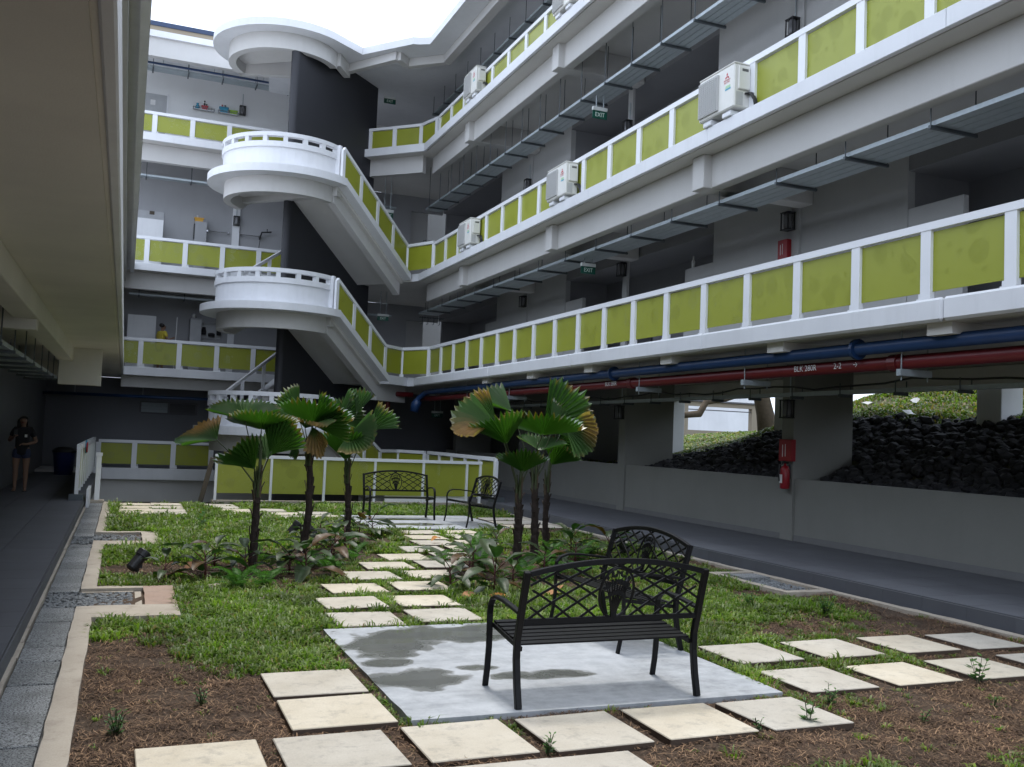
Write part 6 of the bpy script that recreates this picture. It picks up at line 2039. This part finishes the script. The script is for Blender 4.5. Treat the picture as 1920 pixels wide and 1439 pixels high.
def where(x, y):
    P = (('nearest left palm', 1.6, 12.45), ('middle left palm', 2.35, 13.35), ('right-hand left palm', 3.42, 15.3), ('front right palm', 5.04, 12.05), ('middle right palm', 5.62, 12.85), ('back right palm', 6.48, 14.3))
    n_, px_, py_ = min(P, key=lambda p: (p[1] - x) ** 2 + (p[2] - y) ** 2)
    d = []
    dx, dy = x - px_, y - py_
    side = ('before' if dy < -0.25 else 'behind' if dy > 0.25 else 'level with')
    lr = (' and far right of' if dx > 0.75 else ' and right of' if dx > 0.12 else ' and far left of' if dx < -0.75 else ' and left of' if dx < -0.12 else '')
    return side + lr + ' the ' + n_
size_word = lambda h: 'small' if h < 0.36 else 'tall' if h > 0.46 else 'medium'
bpl = [(0.95, 11.45, 0.50, 9), (0.52, 11.40, 0.34, 6), (1.45, 11.95, 0.36, 7), (1.95, 11.80, 0.42, 8), (2.10, 11.55, 0.50, 8), (2.62, 12.6, 0.46, 8), (2.85, 13.5, 0.42, 8), (2.55, 14.0, 0.38, 7), (3.15, 14.2, 0.46, 8),
       (3.7, 15.6, 0.44, 8), (4.0, 16.0, 0.48, 7), (3.1, 15.9, 0.36, 6), (1.15, 12.5, 0.36, 7), (3.55, 10.45, 0.42, 8), (3.95, 10.05, 0.50, 8), (4.05, 11.2, 0.46, 8), (4.35, 11.9, 0.42, 8), (4.4, 10.6, 0.34, 6), (5.2, 11.5, 0.40, 7), (6.45, 13.3, 0.48, 9), (6.9, 12.9, 0.44, 8), (5.5, 14.0, 0.38, 6), (6.1, 12.4, 0.42, 7)]
seen = set()
for k, (x, y, h, n) in enumerate(bpl):
    lab = size_word(h) + ' dark plant ' + where(x, y)
    if lab in seen: lab = lab.replace('plant ', 'second plant ')
    if lab in seen: lab = lab.replace('second ', 'third ')
    seen.add(lab)
    broad_plant(x, y, h, n, lab, 100 + k)
fns = [(1.25, 10.75, 0.9, 12), (1.55, 10.95, 0.8, 11), (2.2, 12.3, 0.8, 9), (2.45, 12.0, 0.8, 9), (1.75, 12.9, 0.7, 8), (3.3, 14.9, 0.8, 9), (3.0, 13.0, 0.7, 8), (4.6, 12.3, 1.0, 11), (4.75, 13.0, 0.95, 10), (5.0, 13.6, 0.9, 10), (5.3, 14.4, 0.9, 10),
       (4.75, 11.1, 0.85, 10), (5.5, 12.0, 0.85, 10), (6.0, 13.0, 1.0, 11), (6.3, 12.6, 0.95, 10), (5.0, 10.8, 0.75, 9), (5.6, 11.3, 0.8, 9), (4.15, 12.6, 0.8, 9)]
for k, (x, y, s, n) in enumerate(fns):
    lab = 'green ' + ('large' if s > 0.88 else 'small') + ' fern ' + where(x, y)
    if lab in seen: lab = lab.replace('fern ', 'second fern ')
    if lab in seen: lab = lab.replace('second ', 'third ')
    seen.add(lab)
    fern(x, y, s, n, lab, 200 + k)
# a lone upright fern stalk, pavement weeds, a clump of broad weed
def weed(x, y, h, n, label, cat='weed'):
    r = thing('weed', label, cat, (x, y, -0.05), 0, 'weeds between the pavers')
    rnd = random.Random(int(x * 100 + y * 10))
    b = MB()
    vs, fs, cs = [], [], []
    for s in range(n):
        a = rnd.uniform(0, 6.28); l = h * rnd.uniform(0.6, 1.1); ln = rnd.uniform(0.15, 0.5)
        tip = Vector((math.cos(a) * l * ln, math.sin(a) * l * ln, l))
        b.tube([(0, 0, 0), tip * 0.5 + Vector((0, 0, 0.01)), tip], 0.0025, 4)
        for q in range(7):
            t = 0.25 + 0.75 * q / 6; p = tip * t
            a2 = a + q * 2.3; d = Vector((math.cos(a2), math.sin(a2), 0.35)).normalized(); sd = Vector((-d.y, d.x, 0)).normalized()
            L_ = 0.045 * (1.2 - 0.5 * t) * h / 0.14; o = len(vs)
            vs += [p, p + d * L_ * 0.5 + sd * L_ * 0.24, p + d * L_, p + d * L_ * 0.5 - sd * L_ * 0.24]; fs.append((o, o + 1, o + 2, o + 3))
            cs += [np.array((0.055, 0.13, 0.03)) * rnd.uniform(0.8, 1.4)] * 4
    put(b, 'stem', 'petiole', r, local=True)
    put(col_mesh('leaf', vs, fs, np.array(cs), 'grass'), 'leaf', None, r, local=True)
for (x, y, h, n, lab) in ((4.15, 5.00, 0.20, 4, 'upright weed at the front corner of the rightmost near paver'), (6.20, 5.53, 0.26, 5, 'tall weed beside the yellowish paver on the right'), (2.28, 4.90, 0.13, 5, 'leafy weed in the joint in front of the bench leg'),
                          (3.75, 4.98, 0.10, 4, 'tiny weed in the joint between the two right near pavers'), (4.62, 5.35, 0.14, 7, 'spreading weed clump beyond the rightmost near paver'), (0.06, 5.85, 0.15, 9, 'bushy weed tuft in the bare soil by the drain kerb'),
                          (6.9, 5.45, 0.16, 6, 'low weed clump at the far right paver edge'), (5.75, 5.0, 0.10, 4, 'small weed alone in the brown soil on the right'), (4.95, 4.85, 0.10, 4, 'small weed in brown soil near the lower frame'),
                          (7.0, 8.2, 0.22, 12, 'blue-green weed bush in the lawn beside the right kerb'), (6.4, 8.7, 0.20, 10, 'weed bush in the lawn just behind the right pavers'), (0.55, 6.35, 0.12, 6, 'small weed pair in the bare left soil'), (1.35, 17.2, 0.42, 3, 'tall thin weed stalk in the lush lawn left of the first palm')):
    weed(x, y, h, n, lab)
# fallen leaves
def fallen(x, y, l, w, rz, mt, label, z=-0.02):
    b = MB(); vs = []
    for i in range(6):
        t = i / 5; wd = w * math.sin(PI * min(1, 0.06 + 0.9 * t)) ** 0.8
        for s in (-1, 0, 1):
            vs.append((l * (t - 0.5), s * wd / 2, 0.03 * math.sin(PI * t) + abs(s) * wd * 0.25))
    b._add(vs, [(i * 3 + j, i * 3 + j + 1, (i + 1) * 3 + j + 1, (i + 1) * 3 + j) for i in range(5) for j in range(2)], 0)
    o = put(b, 'fallen_leaf', mt, smooth=True); o.location = (x, y, z); o.rotation_euler = (0.15, -0.1, rz)
    tag(o, label, 'leaf', 'dry fallen leaves in the beds')
M['dry_orange'] = plain('orange_dry_leaf', (0.50, 0.20, 0.03), 0.7, 0, 0.2, 12)
fallen(3.55, 9.75, 0.26, 0.13, 0.4, 'dry_leaf', 'pale pink-brown fallen leaf beside the pavers near the right bed')
fallen(3.82, 9.62, 0.30, 0.12, -0.2, 'dry_orange', 'bright orange fallen leaf at the front of the right bed')
fallen(4.5, 9.7, 0.28, 0.13, 0.2, 'dry_leaf', 'brown fallen leaf seen through the bench back')
fallen(4.8, 10.2, 0.24, 0.12, 1.0, 'dry_leaf', 'brown fallen leaf between the right bed and the bench')
fallen(0.88, 12.3, 0.24, 0.14, 0.6, 'dry_leaf', 'tan fallen leaf on bare soil beside the left bed')
fallen(4.7, 14.6, 0.22, 0.10, 0.6, 'dry_orange', 'orange leaf tip at the back of the right bed', 0.05)
b = MB(); b._add([], [], 0)
st_me = rock_mesh('stone', 5, 'kerb', 2)
o = link('stone', st_me); o.location = (1.02, 10.85, -0.03); o.scale = (0.22, 0.18, 0.16); tag(o, 'single buff stone at the front edge of the left bed', 'stone')

# ------------------------------------------------------------------ people
def skin_body(name, chains, mats, parent, levels=2):
    """chains: list of [(x,y,z,r), ...]; points that coincide are shared so that limbs grow out of one body"""
    vs, rs, es, idx = [], [], [], {}
    for ch in chains:
        prev = None
        for (x, y, z, r) in ch:
            k = (round(x, 3), round(y, 3), round(z, 3))
            if k not in idx:
                idx[k] = len(vs); vs.append((x, y, z)); rs.append(r)
            i = idx[k]
            if prev is not None: es.append((prev, i))
            prev = i
    me = bpy.data.meshes.new(name)
    me.from_pydata(vs, es, [])
    o = link(name, me, parent, True)
    sk = o.modifiers.new('skin', 'SKIN')
    if not me.skin_vertices:
        bm = bmesh.new(); bm.from_mesh(me); bm.verts.layers.skin.verify(); bm.to_mesh(me); bm.free()
    for i, sv_ in enumerate(me.skin_vertices[0].data):
        sv_.radius = (rs[i] if isinstance(rs[i], (int, float)) else rs[i][0],) * 2 if isinstance(rs[i], (int, float)) else rs[i]
        sv_.use_root = (i == 0)
    sb = o.modifiers.new('smooth', 'SUBSURF'); sb.levels = levels; sb.render_levels = levels
    me.materials.append(M[mats])
    sk.use_smooth_shade = True
    return o
def hand(p, d, up, side):
    """finger chains from the wrist p along d, curling towards -up"""
    p, d, up = Vector(p), Vector(d).normalized(), Vector(up).normalized()
    s = d.cross(up).normalized() * side
    out = [[(*p, 0.024), (*(p + d * 0.05), 0.030), (*(p + d * 0.085), 0.030)]]
    k = p + d * 0.085
    for q, (off, l) in enumerate(((-0.030, 0.062), (-0.010, 0.074), (0.010, 0.070), (0.028, 0.054))):
        b0 = k + s * off * 0.9
        out.append([(*k, 0.030), (*b0, 0.0105), (*(b0 + d * l * 0.5 - up * l * 0.15), 0.0088), (*(b0 + d * l * 0.85 - up * l * 0.55), 0.0075)])
    t0 = p + d * 0.05
    out.append([(*t0, 0.030), (*(t0 - s * 0.035 + d * 0.01), 0.012), (*(t0 - s * 0.048 + d * 0.05 - up * 0.01), 0.0095)])
    return out
def person(loc, rz, label, shirt, shorts, pose):
    r = thing('person', label, 'person', loc, rz)
    # local: faces -y, x to the figure's left hand when seen from behind
    hip, ch, nk = (0, 0, 0.90), (0, 0.0, 1.22), (0, 0.0, 1.40)
    spine = [(0, 0, 0.90, 0.115), (0, -0.005, 1.05, 0.105), (0, 0.0, 1.22, 0.125), (0, 0.005, 1.34, 0.090), (0, 0.0, 1.40, 0.050), (0, -0.025, 1.45, 0.055), (0, -0.035, 1.515, 0.090), (0, -0.03, 1.58, 0.072)]
    C = [spine]
    arms = {}
    for sx in (-1, 1):
        C.append([(0, 0, 0.90, 0.115), (sx * 0.09, 0, 0.84, 0.098), (sx * 0.10, -0.01, 0.66, 0.080), (sx * 0.10, -0.015, 0.47, 0.056), (sx * 0.10, 0.01, 0.33, 0.056), (sx * 0.10, 0.02, 0.09, 0.034), (sx * 0.105, -0.03, 0.035, 0.036), (sx * 0.115, -0.15, 0.022, 0.026)])
        el, wr, hd = pose['l' if sx > 0 else 'r']
        C.append([(0, 0.0, 1.22, 0.125), (sx * 0.155, 0.005, 1.335, 0.058), ((sx * 0.155 + el[0]) / 2, (0.005 + el[1]) / 2, (1.335 + el[2]) / 2, 0.046), (*el, 0.038), ((el[0] + wr[0]) / 2, (el[1] + wr[1]) / 2, (el[2] + wr[2]) / 2, 0.036), (*wr, 0.024)])
        C += hand(wr, hd, (0, 0, 1) if abs(hd[2]) < 0.8 else (0, -1, 0), sx)
    skin_body('body', C, 'skin', r)
    # shirt and shorts wrap the body
    sh = [[(0, 0, 0.76, 0.150), (0, 0, 0.86, 0.156), (0, -0.005, 1.05, 0.142), (0, 0.0, 1.22, 0.158), (0, 0.005, 1.345, 0.108)]]
    for sx in (-1, 1):
        el, wr, hd = pose['l' if sx > 0 else 'r']
        m_ = ((sx * 0.155 * 0.35 + el[0] * 0.65), 0.005 * 0.35 + el[1] * 0.65, 1.335 * 0.35 + el[2] * 0.65)
        sh.append([(0, 0.0, 1.22, 0.158), (sx * 0.155, 0.005, 1.335, 0.072), (*m_, 0.064)])
    skin_body('shirt', sh, shirt, r)
    so = [[(0, 0, 0.99, 0.128), (0, 0, 0.93, 0.142)]]
    for sx in (-1, 1):
        so.append([(0, 0, 0.93, 0.142), (sx * 0.092, 0, 0.82, 0.112), (sx * 0.102, -0.012, 0.66, 0.096)])
    skin_body('shorts', so, shorts, r)
    # head details
    b = MB()
    b.lathe([(0.012, -0.028), (0.017, -0.01), (0.010, 0.02)], (0, -0.122, 1.525), 8)
    put(b, 'nose', 'skin', r, local=True, smooth=True)
    for sx in (-1, 1):
        b = MB(); b.lathe([(0.002, -0.010), (0.010, -0.004), (0.010, 0.004), (0.002, 0.010)], (sx * 0.034, -0.112, 1.547), 8); put(b, 'eye', 'hair', r, local=True, smooth=True)
        b = MB(); b.lathe([(0.006, -0.03), (0.016, 0.0), (0.008, 0.03)], (sx * 0.092, -0.03, 1.535), 8); put(b, 'ear', 'skin', r, local=True, smooth=True)
    b = MB(); b.tube([(-0.026, -0.108, 1.483), (0, -0.116, 1.480), (0.026, -0.108, 1.483)], 0.006, 6); put(b, 'mouth', 'red_box', r, local=True)
    return r
wman = person((-2.02, 23.2, 0.14), 0.0, 'dark-haired woman in black shirt and denim shorts looking at a phone on the left walkway', 'shirt_black', 'denim',
              {'r': ((-0.26, 0.0, 1.08), (-0.13, -0.24, 1.19), (0.25, -0.75, 0.25)), 'l': ((0.27, 0.04, 1.07), (0.10, -0.19, 1.02), (-0.9, -0.35, 0.05))})
hr = [[(0, -0.005, 1.64, 0.085), (0, 0.03, 1.57, 0.105), (0, 0.06, 1.45, 0.095), (0, 0.075, 1.30, 0.075)], [(0, 0.03, 1.57, 0.105), (0.085, -0.02, 1.50, 0.042), (0.095, -0.01, 1.36, 0.036)], [(0, 0.03, 1.57, 0.105), (-0.085, -0.02, 1.50, 0.042), (-0.095, -0.01, 1.36, 0.036)]]
skin_body('hair', hr, 'hair', wman)
b = MB(); b.box(0.05, 0.10, -0.168, -0.160, 1.17, 1.23); put(b, 'shirt_print', 'print_white', wman, local=True)
for sx in (-1, 1):
    b = MB(); b.box(sx * 0.11 - 0.045, sx * 0.11 + 0.045, -0.20, 0.05, 0.001, 0.014); put(b, 'sandal', 'black_plastic', wman, local=True)
b = MB(); b.box(-2.165, -2.095, 22.855, 22.867, 1.33, 1.47)
ph = put(b, 'phone', 'black_plastic', bevel=0.004); tag(ph, 'phone held up by the woman on the left walkway', 'phone')
b = MB(); b.box(-2.160, -2.100, 22.8675, 22.869, 1.338, 1.462); put(b, 'screen', 'print_grey', ph)
yman = person((0.98, 33.3, 3.37), 2.2, 'person in a yellow shirt standing behind the second-storey railing of the end wing', 'shirt_yellow', 'denim',
              {'r': ((-0.27, -0.02, 1.08), (-0.22, -0.22, 1.16), (0.1, -0.9, 0.4)), 'l': ((0.27, -0.02, 1.08), (0.22, -0.20, 1.10), (-0.1, -0.9, 0.3))})
hr = [[(0, -0.01, 1.63, 0.085), (0, 0.02, 1.575, 0.103), (0, 0.045, 1.50, 0.080)]]
skin_body('hair', hr, 'hair', yman)
b = MB(); b.tube([(1.40, 33.35, 3.371), (1.42, 33.33, 5.25)], 0.012, 6); tag(put(b, 'broom_handle', 'paper'), 'pale upright pole beside the person in yellow', 'pole')
